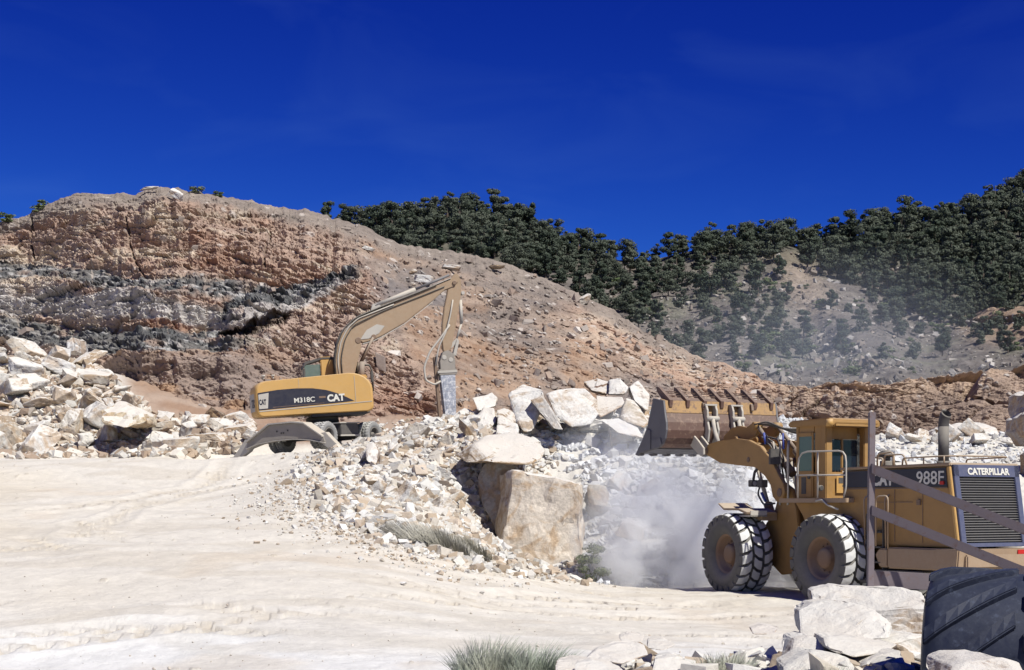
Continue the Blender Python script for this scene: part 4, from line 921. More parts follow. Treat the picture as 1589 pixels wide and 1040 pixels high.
# ------------------------------------------------------------------ the wheel loader
def build_loader():
    root = empty('wheel_loader', (8.82, 39.35, 0), (0, 0, R(120)))
    tag(root, 'ochre wheel loader with raised bucket in front of the white heap', 'wheel loader')
    HM = Matrix.Translation((1.9, 0, 0))@Matrix.Rotation(R(-6), 4, 'Z')       # front frame, bent a little to the right
    tm = tyre_mesh(1.06, .92, .50, 21, .085, 3, zig=.5); tm.materials.append(P_rub); tm.materials.append(P_tread)
    pb = PB(); pb.lathe([(-.30, .50), (.24, .50), (.30, .56), (.33, .56), (.33, .50), (.26, .46), (.16, .42), (.10, .36), (.08, .27), (.22, .25), (.26, .23), (.28, .15), (.28, .02)], seg=40)
    for k in range(12): a = k*math.pi/6; pb.cyl((.335*math.cos(a), .07, .335*math.sin(a)), (.335*math.cos(a), .13, .335*math.sin(a)), .022, seg=6)
    pb.cyl((0, -.3, 0), (0, -.9, 0), .2); ro = pb.done('rim', P_rim, None, .006); rm = ro.data; bpy.data.objects.remove(ro)
    for s in (1, -1):
        wheel(root, (0, s*1.32, 1.03), tm, rm, s, 0, .1*s)
        p = HM@Vector((1.91, s*1.32, 1.03)); wheel(root, p, tm, rm, s, R(-6), .23*s)
    # rear frame
    pb = PB(); pb.box(-3.2, 1.6, -.55, .55, .75, 1.45); pb.box(-.6, .6, -.8, .8, .7, 1.2); pb.box(1.3, 2.05, -.35, .35, .6, 1.0); pb.box(1.3, 2.05, -.35, .35, 1.9, 2.2)
    pb.prism([(-.1, 1.45), (1.5, 1.45), (1.75, 2.0), (2.05, 2.36), (-.1, 2.36)], -.72, .72); pb.done('rear_frame', P_yel, root)
    pb = PB(); pb.cyl((0, -1.0, 1.03), (0, 1.0, 1.03), .22); pb.box(-.35, .35, -.3, .3, .7, 1.35); pb.done('rear_axle', P_dark, root)
    pb = PB(); pb.prism([(-1.78, .84), (-3.95, .84), (-4.0, 1.33), (-1.78, 1.33)], -1.35, 1.2); pb.box(-4.06, -3.93, -1.2, 1.0, .9, 1.2)
    pb.prism([(-1.78, .86), (-1.78, 1.3), (-1.5, 1.3), (-1.35, 1.15), (-1.5, .86)], .75, 1.2); pb.done('counterweight', P_dusty, root, .03)
    pb = PB(); pb.box(-2.9, -1.2, -.9, 1.18, .55, .80); pb.box(-1.3, -1.0, .8, 1.35, .48, .56); pb.done('belly_guard', P_dark, root)
    # hood with its two side bands
    pb = PB(); pb.prism([(-.05, 3.12), (-3.36, 3.16), (-3.62, 1.36), (-.05, 1.36)], -.86, .86)
    hood = pb.done('engine_hood', P_yel, root, .025)
    pb = PB(); pb.prism([(.0, 3.14), (.0, 3.20), (-3.42, 3.245), (-3.44, 3.17)], -.90, .90); pb.done('hood_lid', P_dusty, hood, .02)
    pb = PB(); pb.prism([(-.10, 2.72), (-.10, 3.10), (-3.28, 3.135), (-3.33, 2.71)], .862, .872); pb.prism([(-.10, 2.72), (-.10, 3.10), (-3.28, 3.135), (-3.33, 2.71)], -.872, -.862)
    pb.done('side_band', P_navy, hood, 0)
    pb = PB(); pb.box(-3.34, -.1, .866, .885, 2.675, 2.70); pb.box(-2.3, -1.0, .862, .87, 2.36, 2.375)
    for x in (-.9, -1.75, -2.6): pb.box(x-.006, x+.006, .862, .87, 1.45, 2.66)
    pb.box(-2.55, -2.45, .862, .90, 2.30, 2.42); pb.done('panel_trim', P_brown, hood, 0)
    pb = PB(); pb.prism([(-3.34, 3.16), (-3.42, 3.16), (-3.68, 1.38), (-3.60, 1.38)], .84, .90); pb.done('corner_post', P_yel2, hood, .01)
    pb = PB(); pb.prism([(-3.34, 3.16), (-3.42, 3.16), (-3.68, 1.38), (-3.60, 1.38)], -.90, -.84); pb.done('corner_post', P_yel2, hood, .01)
    text('988F', .42, (-2.42, .878, 2.775), (-1, 0, 0), (0, 0, 1), P_white, hood, 1.0, .003)
    text('CAT', .40, (-1.05, .878, 2.77), (-1, 0, 0), (0, 0, 1), P_white, hood, .85, .016)
    pb = PB(); pb.box(-3.25, -3.12, .868, .90, 2.76, 2.84); pb.done('marker_lamp', P_red, hood, .01)
    # sloping rear grille
    sl = lambda z: -3.40-(3.2-z)*.145
    pb = PB(); pb.prism([(sl(3.2), 3.2), (sl(3.2)-.07, 3.2), (sl(2.93)-.07, 2.93), (sl(2.93), 2.93)], -.85, .85)
    for y in (-.85, .72): pb.prism([(sl(3.2), 3.2), (sl(3.2)-.07, 3.2), (sl(1.38)-.07, 1.38), (sl(1.38), 1.38)], y, y+.13)
    pb.prism([(sl(1.46), 1.46), (sl(1.46)-.07, 1.46), (sl(1.37)-.07, 1.37), (sl(1.37), 1.37)], -.85, .85); gr = pb.done('radiator_grille', P_frame, root, .008)
    pb = PB()
    for k in range(26):
        z = 1.50+k*.0555; pb.prism([(sl(z)-.01, z), (sl(z)-.05, z-.010), (sl(z)-.05, z-.004), (sl(z)-.01, z+.006)], -.73, .73)
    pb.done('slats', P_grey, gr, 0)
    pb = PB(); pb.prism([(sl(2.94)+.02, 2.94), (sl(2.94)+.01, 2.94), (sl(1.45)+.01, 1.45), (sl(1.45)+.02, 1.45)], -.73, .73); pb.done('core', P_dark, gr, 0)
    n_ = Vector((-1, 0, -.145)).normalized(); up = Vector((.145, 0, 1)).normalized() if False else Vector((.145, 0, 1)).normalized()
    text('CATERPILLAR', .205, (sl(2.97)-.078, .51, 2.985), (0, -1, 0), tuple(up), P_white, gr, .86, .008)
    pb = PB(); pb.box(-4.02, -3.99, .62, .85, 1.20, 1.30); pb.box(-4.02, -3.99, -.85, -.62, 1.20, 1.30); pb.done('tail_lamp', P_red, root, .005)
    # exhaust
    pb = PB(); pb.cyl((-2.35, 0, 3.2), (-2.35, 0, 4.12), .125, seg=20); pb.cyl((-2.35, 0, 3.2), (-2.35, 0, 3.32), .16, seg=20)
    pb.lathe([], seg=3) if False else None
    n = 6; prev = None
    rings = []
    for k in range(n+1):
        t = k/n; a = t*R(48); c_ = Vector((-2.35-.30*(1-math.cos(a)), 0, 4.12+.42*math.sin(a))); d_ = Vector((-math.sin(a), 0, math.cos(a))); u_ = Vector((0, 1, 0)); w_ = d_.cross(u_)
        rings.append([pb.bm.verts.new(c_+(u_*math.cos(6.2832*q/20)+w_*math.sin(6.2832*q/20))*.125) for q in range(20)])
    for A, B in zip(rings, rings[1:]):
        for q in range(20): f = pb.bm.faces.new((A[q], A[(q+1) % 20], B[(q+1) % 20], B[q])); f.smooth = True
    bot = [pb.bm.verts.new(v.co*.0+Vector((v.co.x+.1, v.co.y*.8, v.co.z-.1))) for v in rings[-1]]
    for q in range(20): pb.bm.faces.new((rings[-1][q], rings[-1][(q+1) % 20], bot[(q+1) % 20], bot[q]))
    pb.bm.faces.new(bot); pb.done('exhaust_pipe', P_dark, root, 0)
    pb = PB(); pb.cyl((-.72, .25, 3.2), (-.72, .25, 3.36), .15); pb.cyl((-.72, .25, 3.36), (-.72, .25, 3.45), .10); pb.cyl((-.72, .25, 3.45), (-.72, .25, 3.55), .18, .20); pb.cyl((-.72, .25, 3.55), (-.72, .25, 3.62), .20, .06)
    pb.cyl((-1.0, .45, 3.2), (-1.0, .45, 3.29), .2, .17); pb.done('air_intake', P_dark, root, .005)
    pb = PB()
    pb.tube([(-1.1, .78, 3.2), (-1.1, .78, 3.5), (-1.6, .78, 3.54), (-1.6, .78, 3.2)], .02); pb.tube([(-1.35, .8, 3.2), (-1.35, .8, 3.47), (-1.95, .8, 3.47), (-2.05, .8, 3.2)], .02); pb.tube([(-1.35, .55, 3.2), (-1.35, .55, 3.47)], .02)
    pb.tube([(-1.95, .84, 3.2), (-1.98, .84, 3.38), (-3.38, .84, 3.40), (-3.38, -.84, 3.40), (-1.98, -.84, 3.38), (-1.95, -.84, 3.2)], .018)
    for x in (-2.6, -3.2): pb.tube([(x, .84, 3.2), (x, .84, 3.39)], .015)
    pb.tube([(-.95, .55, 3.2), (-1.0, .55, 3.40), (-.7, .5, 3.44)], .02); rl_ = pb.done('hood_rail', P_dusty, root, 0)
    for q_ in (hood, gr, rl_): q_.scale = (1.055, 1.2, 1)
    # cab
    pb = PB()
    pb.box(.92, 2.05, -.66, .70, 2.42, 3.12)
    pb.box(.88, 1.08, .52, .73, 2.42, 4.28); pb.box(.88, 1.08, -.70, -.52, 2.42, 4.28)        # rear posts
    pb.box(1.93, 2.06, .56, .70, 3.1, 4.28); pb.box(1.93, 2.06, -.68, -.56, 3.1, 4.28)
    pb.box(1.08, 1.34, .60, .70, 3.1, 4.28); pb.box(1.34, 1.93, .62, .70, 4.10, 4.28); pb.box(1.12, 1.18, -.52, .52, 3.95, 4.28); pb.box(1.14, 1.93, -.68, -.62, 4.1, 4.28)
    pb.box(1.12, 1.18, -.05, .02, 3.12, 4.0)
    cab = pb.done('cab', P_yel, root, .02)
    pb = PB(); pb.prism([(.60, 4.24), (.60, 4.40), (.75, 4.45), (2.12, 4.43), (2.25, 4.38), (2.25, 4.27)], -.80, .80); pb.box(.56, .62, -.72, .72, 4.22, 4.33); pb.done('cab_roof', P_yel, cab, .03)
    pb = PB(); pb.cyl((.62, .84, 4.23), (.62, .84, 4.42), .085); pb.done('roof_lamp', P_yel2, cab, .01); pb = PB(); pb.tube([(.62, -.8, 4.2), (.55, -.86, 4.3), (.62, -.8, 4.42)], .03); pb.done('roof_handle', P_brown, cab, 0)
    pb = PB(); pb.box(1.13, 1.15, .04, .50, 3.16, 3.93); pb.done('window', G_dark, cab, 0)
    pb = PB(); pb.box(1.13, 1.15, -.50, -.07, 3.16, 3.93); pb.done('window', G_dark, cab, 0)
    pb = PB(); pb.box(1.95, 1.97, -.55, .55, 3.16, 4.22); pb.done('windshield', G_dark, cab, 0)
    pb = PB(); pb.box(1.2, 1.9, -.66, -.64, 3.16, 4.08); pb.done('window', G_green, cab, 0)
    pb = PB(); pb.box(1.30, 1.36, -.2, .2, 3.1, 3.75); pb.box(1.30, 1.75, -.22, .22, 2.9, 3.15); pb.done('driver_seat', P_dark, cab, .03)
    pb = PB(); pb.box(1.36, 1.42, .705, .735, 2.50, 4.12); pb.box(1.90, 1.96, .705, .735, 2.50, 4.12); pb.box(1.42, 1.90, .705, .735, 4.02, 4.12); pb.box(1.42, 1.90, .705, .735, 2.50, 3.16); door = pb.done('cab_door', P_yel, cab, .01)
    pb = PB(); pb.box(1.42, 1.90, .712, .722, 3.16, 4.02); pb.done('window', G_green, door, 0)
    pb = PB(); pb.cyl((1.5, .735, 3.0), (1.5, .765, 3.0), .05); pb.box(1.62, 1.8, .735, .742, 2.58, 3.0); pb.done('door_handle', P_dark, door, .004)
    # small sign on the cab's rear
    pb = PB(); pb.box(.866, .876, .02, .40, 2.60, 3.02); sg = pb.done('cab_sign', P_yel2, cab, .003)
    pb = PB(); pb.box(.86, .866, .16, .34, 2.84, 2.98); pb.box(.86, .866, .05, .22, 2.76, 2.80); pb.done('emblem', P_dark, sg, .004)
    pb = PB(); pb.cyl((.9, .95, 2.72), (.78, .95, 2.72), .07); pb.done('rear_work_lamp', P_dark, cab, .01)
    # platform, rails, steps
    pb = PB(); pb.box(-.45, 2.0, .72, 1.28, 2.36, 2.41); pb.box(-.45, 2.0, 1.26, 1.29, 2.36, 2.47); pb.box(-.47, -.44, .72, 1.28, 2.36, 2.47); pb.box(-.05, .9, -.72, .72, 2.37, 2.44); pb.done('platform', P_dusty, root, .006)
    pb = PB(); pb.tube([(1.36, 1.22, 2.44), (1.36, 1.22, 3.62), (-.40, 1.22, 3.60), (-.40, 1.22, 2.72), (-.30, 1.22, 2.44)], .021); pb.tube([(1.36, 1.22, 3.04), (-.40, 1.22, 3.02)], .021); pb.tube([(.62, 1.22, 2.44), (.62, 1.22, 3.6)], .021)
    pb.tube([(.6, 1.30, 2.40), (.35, 1.32, 2.44), (.15, 1.32, 2.30), (-.2, 1.30, 2.20)], .025); pb.done('handrail', P_pale, root, 0)
    pb = PB()
    for x in (-.95, -1.65): pb.tube([(x, 1.12, 1.15), (x, 1.16, 2.45), (x, .95, 2.58), (x, .87, 2.5)], .02)
    pb.tube([(-1.45, 1.25, 1.35), (-1.45, 1.25, 2.50), (-1.85, 1.25, 2.52), (-1.85, 1.25, 1.30)], .02); pb.done('grab_rail', P_dusty, root, 0)
    pb = PB()
    for z in (.6, .95, 1.3, 1.65, 2.0): pb.box(-1.55, -1.05, .95, 1.20, z, z+.04)
    for x in (-1.58, -1.04): pb.box(x, x+.03, 1.0, 1.15, .55, 2.1)
    pb.done('ladder', P_dark, root, .004)
    # front frame
    pb = PB(HM)
    tower = [(-.15, .62), (.95, .50), (1.5, .8), (2.4, .95), (2.5, 1.3), (1.75, 1.75), (1.25, 2.2), (1.05, 2.62), (.75, 2.85), (.45, 2.72), (.25, 2.2), (.10, 1.4)]
    for y in (.48, -.58): pb.prism(tower, y, y+.10)
    pb.box(.2, 2.3, -.48, .48, .75, 1.3); pb.box(-.1, .9, -.3, .3, .55, .9); pb.box(.5, 1.0, -.48, .48, 1.3, 2.3); pb.done('front_frame', P_yel, root, .02)
    pb = PB(HM); pb.cyl((1.91, -1.0, 1.03), (1.91, 1.0, 1.03), .22); pb.box(1.55, 2.25, -.3, .3, .7, 1.35); pb.done('front_axle', P_dark, root)
    for s in (1, -1):
        a, b = sorted((s*.72, s*1.62)); pb = PB(HM); pb.prism([(.95, 2.12), (1.35, 2.22), (2.05, 2.22), (2.35, 2.36), (2.35, 2.32), (2.08, 2.17), (1.35, 2.16), (.98, 2.06)], a, b)
        a, b = sorted((s*.6, s*1.05)); pb.box(1.1, 1.6, a, b, 1.9, 2.12); fe = pb.done('fender', P_dusty, root, .008)
        pb = PB(HM); pb.box(.95, 1.5, s*1.25-.25, s*1.25+.25, 2.0, 2.05); pb.box(.95, .98, s*1.25-.25, s*1.25+.25, 2.0, 2.16); pb.done('step', P_pale, fe, .006)
    # lift arms
    armp = [(4.40, 3.84), (4.28, 3.98), (3.7, 4.06), (2.85, 4.09), (2.2, 4.02), (1.63, 3.84), (1.17, 3.52), (.84, 3.16), (.55, 2.85), (.48, 2.62), (.6, 2.42), (.85, 2.38), (1.05, 2.52), (1.15, 2.82), (1.42, 3.06), (1.9, 3.30), (2.75, 3.37), (3.66, 3.46), (4.25, 3.66), (4.40, 3.74)]
    for s in (1, -1):
        pb = PB(HM); pb.prism(armp, s*.66 if s > 0 else s*.78, s*.78 if s > 0 else s*.66); arm = pb.done('lift_arm', P_yel, root, .012)
        for px_, pz_, pr_ in ((4.36, 3.79, .10), (.72, 2.62, .11), (2.2, 3.5, .07)): pb = PB(HM); pb.cyl((px_, s*.5, pz_), (px_, s*.80, pz_), pr_); pb.done('pin', P_brown, arm, .008)
        pb = PB(HM); pb.cyl((1.25, s*.42, 1.25), (1.7, s*.50, 2.35), .12); pb.done('lift_cylinder', P_yel, root, .006)
        pb = PB(HM); pb.cyl((1.7, s*.50, 2.35), (2.2, s*.57, 3.5), .055); pb.done('piston_rod', P_pale, root, .004)
    pb = PB(HM); pb.prism([(3.2, 3.5), (2.9, 3.95), (3.1, 4.0), (3.6, 3.9), (3.7, 3.6)], -.66, .66); pb.done('cross_tube', P_yel, root, .02)
    # tilt levers and cylinders, one pair each side of the middle
    for s in (1, -1):
        pb = PB(HM); pb.prism([(4.25, 3.85), (4.1, 4.22), (3.7, 4.42), (3.3, 4.46), (2.95, 4.40), (2.6, 4.52), (2.42, 4.50), (2.36, 4.32), (2.5, 4.16), (3.0, 4.02), (3.4, 3.84), (3.9, 3.72)], s*.32-.05, s*.32+.05); pb.cyl((2.5, s*.32-.12, 4.42), (2.5, s*.32+.12, 4.42), .11); pb.cyl((3.35, s*.32-.16, 4.05), (3.35, s*.32+.16, 4.05), .12); pb.done('tilt_lever', P_yel, root, .01)
        pb = PB(HM); pb.cyl((2.45, s*.32, 4.40), (1.6, s*.32, 3.75), .055); pb.cyl((1.6, s*.32, 3.75), (.8, s*.32, 3.1), .11); pb.done('tilt_cylinder', P_brown, root, .006)
        pb = PB(HM); pb.tube([(4.28, s*.40, 3.95), (4.5, s*.42, 4.35), (4.62, s*.42, 4.75)], .06); pb.cyl((4.3, s*.40-.1, 3.92), (4.3, s*.40+.1, 3.92), .09); pb.done('tilt_link', P_pale, root, 0)
    pb = PB(HM)
    for k in range(4):
        y = .1+.12*k; pb.tube([(2.4, y, 4.45), (1.7, y+.05, 4.35+.05*k), (.9, y+.05, 4.15+.04*k), (.25, y, 4.15+.03*k)], .022)
    for k in range(3): y = .35+.1*k; pb.tube([(1.9, y, 4.1), (1.3, y+.1, 4.02-.1*k), (1.1, y+.05, 3.5), (1.0, y, 2.9)], .024)
    pb.tube([(1.45, .85, 2.9), (1.6, .88, 2.6), (1.35, .85, 2.3), (1.05, .7, 2.35)], .024); pb.done('hydraulic_hose', P_hose, root, 0)
    pb = PB(HM); pb.tube([(1.7, .62, 4.2), (1.62, .62, 3.9)], .03); pb.tube([(.9, .55, 4.15), (.8, .6, 3.75)], .03); pb.tube([(1.38, .9, 2.62), (1.22, .88, 2.4)], .035); pb.done('blue_hose', P_blue, root, 0)
    pb = PB(HM)
    for (x, y) in ((.62, .60), (.42, .72), (.95, .62)): pb.tube([(x, y, 2.3), (x, y, 3.75), (x+.1, y-.1, 3.95)], .028)
    pb.tube([(1.2, .66, 3.95), (1.0, .66, 3.3), (.85, .66, 2.5)], .024); pb.done('hydraulic_line', P_pale, root, 0)
    pb = PB(HM); pb.box(.92, 1.02, .62, .92, 3.35, 3.75); pb.done('mirror', P_dark, root, .01); 
    pb = PB(HM); pb.box(1.78, 1.95, .75, .95, 2.78, 2.96); pb.tube([(1.85, .85, 2.95), (1.85, .8, 3.2), (1.7, .7, 3.3)], .04); pb.box(1.35, 1.6, .72, .9, 2.76, 2.96); hl = pb.done('headlight', P_dark, root, .015)
    pb = PB(HM); pb.cyl((1.95, .85, 2.87), (1.962, .85, 2.87), .07); pb.cyl((1.78, .85, 2.87), (1.768, .85, 2.87), .06); pb.done('lens', P_pale, hl, 0)
    # bucket
    B = PB; prof = [(5.44, 5.30), (5.15, 5.27), (4.86, 5.20), (4.80, 4.86)]
    lowp = [(4.80, 4.86), (4.72, 4.60), (4.71, 4.38), (4.78, 4.16), (4.90, 4.01), (5.08, 3.93), (5.35, 3.90)]
    lip = [(5.35, 3.90), (6.35, 3.80)]
    def shell(pts, th, y0, y1):
        P = [Vector((a, b)) for a, b in pts]; c_ = Vector((5.7, 4.6)); inn = [p+(c_-p).normalized()*th for p in P]; q = P+inn[::-1]
        return [(v.x, v.y) for v in q]
    side = [(4.86, 5.20), (5.44, 5.30), (5.80, 4.50), (6.36, 3.80), (5.35, 3.88), (5.08, 3.91), (4.90, 3.99), (4.77, 4.15), (4.70, 4.38), (4.71, 4.60), (4.79, 4.86)]
    pb = B(HM); pb.prism(shell(lowp, .05, 0, 0), -1.8, 1.8); bucket = pb.done('bucket', P_rust, root, .01)
    pb = B(HM); pb.prism(shell([(5.15, 5.27), (4.86, 5.20), (4.80, 4.865)], .06, 0, 0), -1.81, 1.81); pb.done('upper_back_plate', P_ryel, bucket, .008)
    pb = B(HM); pb.prism([(6.42, 3.77), (5.3, 3.87), (5.3, 3.93), (6.42, 3.82)], -1.8, 1.8); pb.done('floor_plate', P_grey, bucket, .006)
    for s in (1, -1):
        pb = B(HM); pb.prism(side, s*1.80, s*1.86); pb.prism([(5.74, 4.45), (5.55, 4.40), (5.55, 3.86), (6.42, 3.76)], s*1.86, s*1.89); pb.prism([(5.5, 4.12), (5.0, 4.18), (4.92, 4.0), (5.08, 3.91), (5.5, 3.87)], s*1.86, s*1.885); pb.done('side_plate', P_grey, bucket, .006)
    pb = B(HM)
    for k in range(9): y = -1.72+k*.43; pb.prism([(6.30, 3.72), (6.30, 3.84), (6.48, 3.82), (6.66, 3.75), (6.48, 3.71)], y-.06, y+.06)
    pb.done('teeth', P_grey, bucket, .01)
    pb = B(HM)
    for k in range(7):
        y = -1.62+k*.55-.03; pb.prism([(4.80, 5.02), (4.77, 5.22), (5.38, 5.60), (5.52, 5.64), (5.52, 5.50), (5.2, 5.24), (4.95, 5.06)], y-.05, y+.05)
    for q, (x, z) in enumerate(((5.12, 5.36), (5.26, 5.44), (5.40, 5.50))): pb.box(x-.02, x+.02, -1.66, 1.68, z-.012, z+.012)
    pb.prism([(5.0, 5.18), (4.93, 5.22), (5.10, 5.32), (5.14, 5.28)], -1.65, 1.65)
    pb.done('spill_guard', P_rust, bucket, .004)
    pb = B(HM)
    for s in (1, -1):
        for t in (-.15, .15):
            y = s*.42+t; pb.prism([(4.88, 5.12), (4.70, 5.12), (4.62, 4.95), (4.60, 4.62), (4.52, 4.4), (4.60, 4.05), (4.85, 4.0)], y-.03, y+.03)
            y = s*.80+t*.75; pb.prism([(4.86, 4.3), (4.55, 4.1), (4.25, 3.88), (4.24, 3.70), (4.40, 3.66), (4.95, 3.95)], y-.03, y+.03)
        pb.box(4.68, 4.9, s*.42-.2, s*.42+.2, 5.08, 5.13); pb.cyl((4.62, s*.42-.2, 4.72), (4.62, s*.42+.2, 4.72), .07)
    pb.done('bucket_bracket', P_pale, bucket, .008)
    pb = B(HM); 
    for y in (.60, -.98): pb.prism([(4.84, 5.18), (4.77, 5.15), (4.74, 4.98), (4.80, 4.96)], y-.04, y+.04)
    pb.done('stop_block', P_brown, bucket, .006)
build_loader()

# ------------------------------------------------------------------ the wheeled excavator with its breaker
def build_excavator():
    root = empty('wheeled_excavator', (-7.1, 61.0, 4.33), (0, R(-4.0), R(12)))
    root.rotation_mode = 'XYZ'; tag(root, 'yellow wheeled excavator with a breaker, standing left of the rubble slope', 'excavator')
    UM = Matrix.Rotation(R(48), 4, 'Z')@Matrix.Identity(4)
    # upper body
    def side_outline(x0, x1, z0, z1, rf, rr, n=6):
        p = []
        for k in range(n+1): a = math.pi+math.pi/2*k/n; p.append((x0+.18+.18*math.cos(a), z0+.18+.18*math.sin(a)))
        for k in range(n+1): a = -math.pi/2+math.pi/2*k/n; p.append((x1-.2+.2*math.cos(a), z0+.2+.2*math.sin(a)))
        for k in range(n+1): a = math.pi/2*k/n; p.append((x1-rf*1.0+rf*1.0*math.cos(a), z1-rf*.75+rf*.75*math.sin(a)))
        for k in range(n+1): a = math.pi/2+math.pi/2*k/n; p.append((x0+rr+rr*math.cos(a), z1-.14-rr*.7+rr*.7*math.sin(a)))
        return p
    out = side_outline(-2.5, 1.85, 1.38, 2.84, .85, .45)
    # plan: tail is rounded; build as rings across the width
    pb = PB(); n = len(out); rings = []; ys = [-1.27, -1.24, -1.10, -.7, 0, .3]
    for y in ys:
        k = {-1.27: .955, -1.24: .985, -1.10: 1.0}.get(y, 1.0); bulge = -.12*(1-(y/1.27)**2)
        ring = []
        for x, z in out:
            cx, cz = -.3, 2.1; xx = cx+(x-cx)*k+(bulge*max(0, (-x-1.0)/1.5)); zz = cz+(z-cz)*k; ring.append(pb.bm.verts.new((xx, y, zz)))
        rings.append(ring)
    for A, B in zip(rings, rings[1:]):
        for i in range(n): f = pb.bm.faces.new((A[i], A[(i+1) % n], B[(i+1) % n], B[i])); f.smooth = True
    pb.bm.faces.new(rings[0]); pb.bm.faces.new(rings[-1][::-1]); body = pb.done('body', P_yel2, root, 0)
    pb = PB(); pb.box(-2.3, .2, .3, 1.25, 1.45, 2.65); pb.box(-.5, 1.6, -1.15, .3, 1.28, 1.40); pb.cyl((0, 0, 1.05), (0, 0, 1.30), .62, seg=28); pb.done('turntable', P_dark, root, .03)
    band = [(-2.42, 1.62), (-.5, 1.70), (.5, 1.74), (1.12, 1.78), (.85, 1.93), (.5, 2.1), (.1, 2.24), (-.4, 2.33), (-1.0, 2.36), (-1.7, 2.34), (-2.42, 2.26)]
    pb = PB(); pb.prism(band, -1.276, -1.272); pb.done('side_band', P_navy, body, 0)
    pb = PB(); pb.prism([(-2.40, 1.67), (-2.08, 1.68), (-2.02, 2.25), (-2.40, 2.20)], -1.281, -1.277); pb.done('badge', P_pale, body, 0)
    text('CAT', .26, (-2.39, -1.284, 1.83), (1, 0, .03), (0, 0, 1), P_navy, body, .5, .01)
    # the band goes on round the tail
    pb = PB(); a = [(-2.44, -1.23), (-2.535, -1.0), (-2.585, -.6), (-2.64, 0), (-2.62, .3)]
    vs = [(x-.012, y, 1.60) for x, y in a]+[(x-.012, y, 2.26) for x, y in a]; pb.poly(vs, [(i, i+1, i+6, i+5) for i in range(4)]); pb.done('tail_band', P_pale, body, 0)
    pb = PB(); pb.prism([(-2.40, 1.565), (1.78, 1.72), (1.78, 1.745), (-2.40, 1.60)], -1.285, -1.27); pb.box(1.165, 1.18, -1.285, -1.268, 1.72, 2.72); pb.box(-.9, -.89, -1.28, -1.27, 2.38, 2.7); pb.done('panel_seam', P_pale, body, 0)
    text('M318C', .25, (-1.12, -1.282, 1.83), (1, 0, .03), (0, 0, 1), P_white, body, 1.05, .004)
    text('CAT', .34, (.12, -1.282, 1.815), (1, 0, .03), (0, 0, 1), P_white, body, .95, .016)
    pb = PB(); pb.box(-.18, .06, -1.282, -1.277, 1.95, 2.02); pb.prism([(-1.9, 1.70), (.0, 1.76), (.0, 1.775), (-1.9, 1.715)], -1.281, -1.277); pb.done('stripe', P_rim, body, 0)
    text('CAT', .40, (-2.50, -1.16, 1.75), (-.30, .95, 0), (0, 0, 1), P_navy, body, .55, .016)
    pb = PB()
    for x in (-2.15, -1.8): pb.cyl((x, -1.0, 2.76), (x, -1.0, 2.86), .035); pb.cyl((x, -1.0, 2.86), (x, -1.0, 2.93), .07)
    pb.done('lifting_eye', P_pale, body, .008)
    pb = PB(); pb.box(.6, 1.7, -.95, -.2, 2.6, 2.76); pb.done('tool_box', P_yel2, body, .04)
    # cab on the far side
    pb = PB(); C = [(-.62, 1.5), (-.55, 3.2), (-.42, 3.48), (.2, 3.60), (1.0, 3.58), (1.5, 3.42), (1.88, 2.6), (1.9, 1.5)]
    for y in (.42, 1.22):
        pb.prism([(-.62, 1.5), (-.55, 3.2), (-.47, 3.2), (-.52, 1.5)], y, y+.06); pb.prism([(.42, 1.5), (.42, 3.55), (.62, 3.55), (.62, 1.5)], y, y+.06); pb.prism([(1.42, 3.42), (1.52, 3.42), (1.93, 2.6), (1.93, 1.5), (1.85, 1.5), (1.85, 2.6)], y, y+.06)
    pb.prism([(-.58, 3.2), (-.46, 3.46), (.2, 3.60), (1.0, 3.58), (1.5, 3.44), (1.46, 3.36), (1.0, 3.50), (.2, 3.52), (-.40, 3.36)], .42, 1.28); pb.box(-.55, 1.9, .42, 1.28, 1.4, 2.2); cab = pb.done('cab', P_dark, root, .012)
    pb = PB(); pb.box(.12, .60, .36, .44, 2.2, 3.5); pb.box(.12, .60, .44, 1.2, 3.42, 3.62); pb.done('cab_panel', P_yel2, cab, .03)
    pb = PB(); pb.box(-.50, .12, .44, .455, 2.2, 3.34); pb.done('window', G_green, cab, 0)
    pb = PB(); pb.prism([(.62, 2.2), (.62, 3.48), (1.42, 3.4), (1.84, 2.6), (1.84, 2.2)], .44, .455); pb.done('window', G_dark, cab, 0)
    pb = PB(); pb.box(-.56, -.545, .46, 1.22, 2.2, 3.25); pb.done('window', G_green, cab, 0)
    pb = PB(); pb.tube([(1.70, .35, 3.2), (1.98, .35, 3.22), (2.08, .35, 2.9), (2.05, .35, 2.2)], .035); pb.done('mirror_bar', P_hose, cab, 0)
    pb = PB(); pb.box(2.0, 2.08, .25, .5, 2.55, 2.95); pb.done('mirror', P_dark, cab, .01)
    # boom in two pieces, stick, linkage, breaker (middle plane)
    lowb = [(1.30, 2.2), (1.34, 2.9), (1.50, 3.4), (1.66, 3.92), (1.55, 4.25), (1.30, 4.66), (.98, 4.44), (.75, 3.95), (.63, 3.35), (.60, 2.8), (.62, 2.2)]
    pb = PB(); pb.prism(lowb, -.20, .20); b1 = pb.done('lower_boom', P_dusty, root, .02)
    upb = [(1.02, 4.42), (1.39, 4.84), (1.9, 5.10), (3.37, 5.60), (4.62, 6.06), (5.28, 6.30), (5.50, 6.33), (5.56, 6.18), (5.35, 6.00), (5.0, 5.88), (4.5, 5.48), (3.37, 4.70), (2.45, 4.24), (2.1, 4.10), (1.72, 4.02), (1.52, 4.22)]
    pb = PB(); pb.prism(upb, -.17, .17); b2 = pb.done('upper_boom', P_dusty, root, .02)
    for px_, pz_, pr_ in ((1.55, 4.12, .12), (5.40, 6.15, .08), (2.15, 4.22, .10)): pb = PB(); pb.cyl((px_, -.22, pz_), (px_, .22, pz_), pr_); pb.done('pin', P_brown, b2, .01)
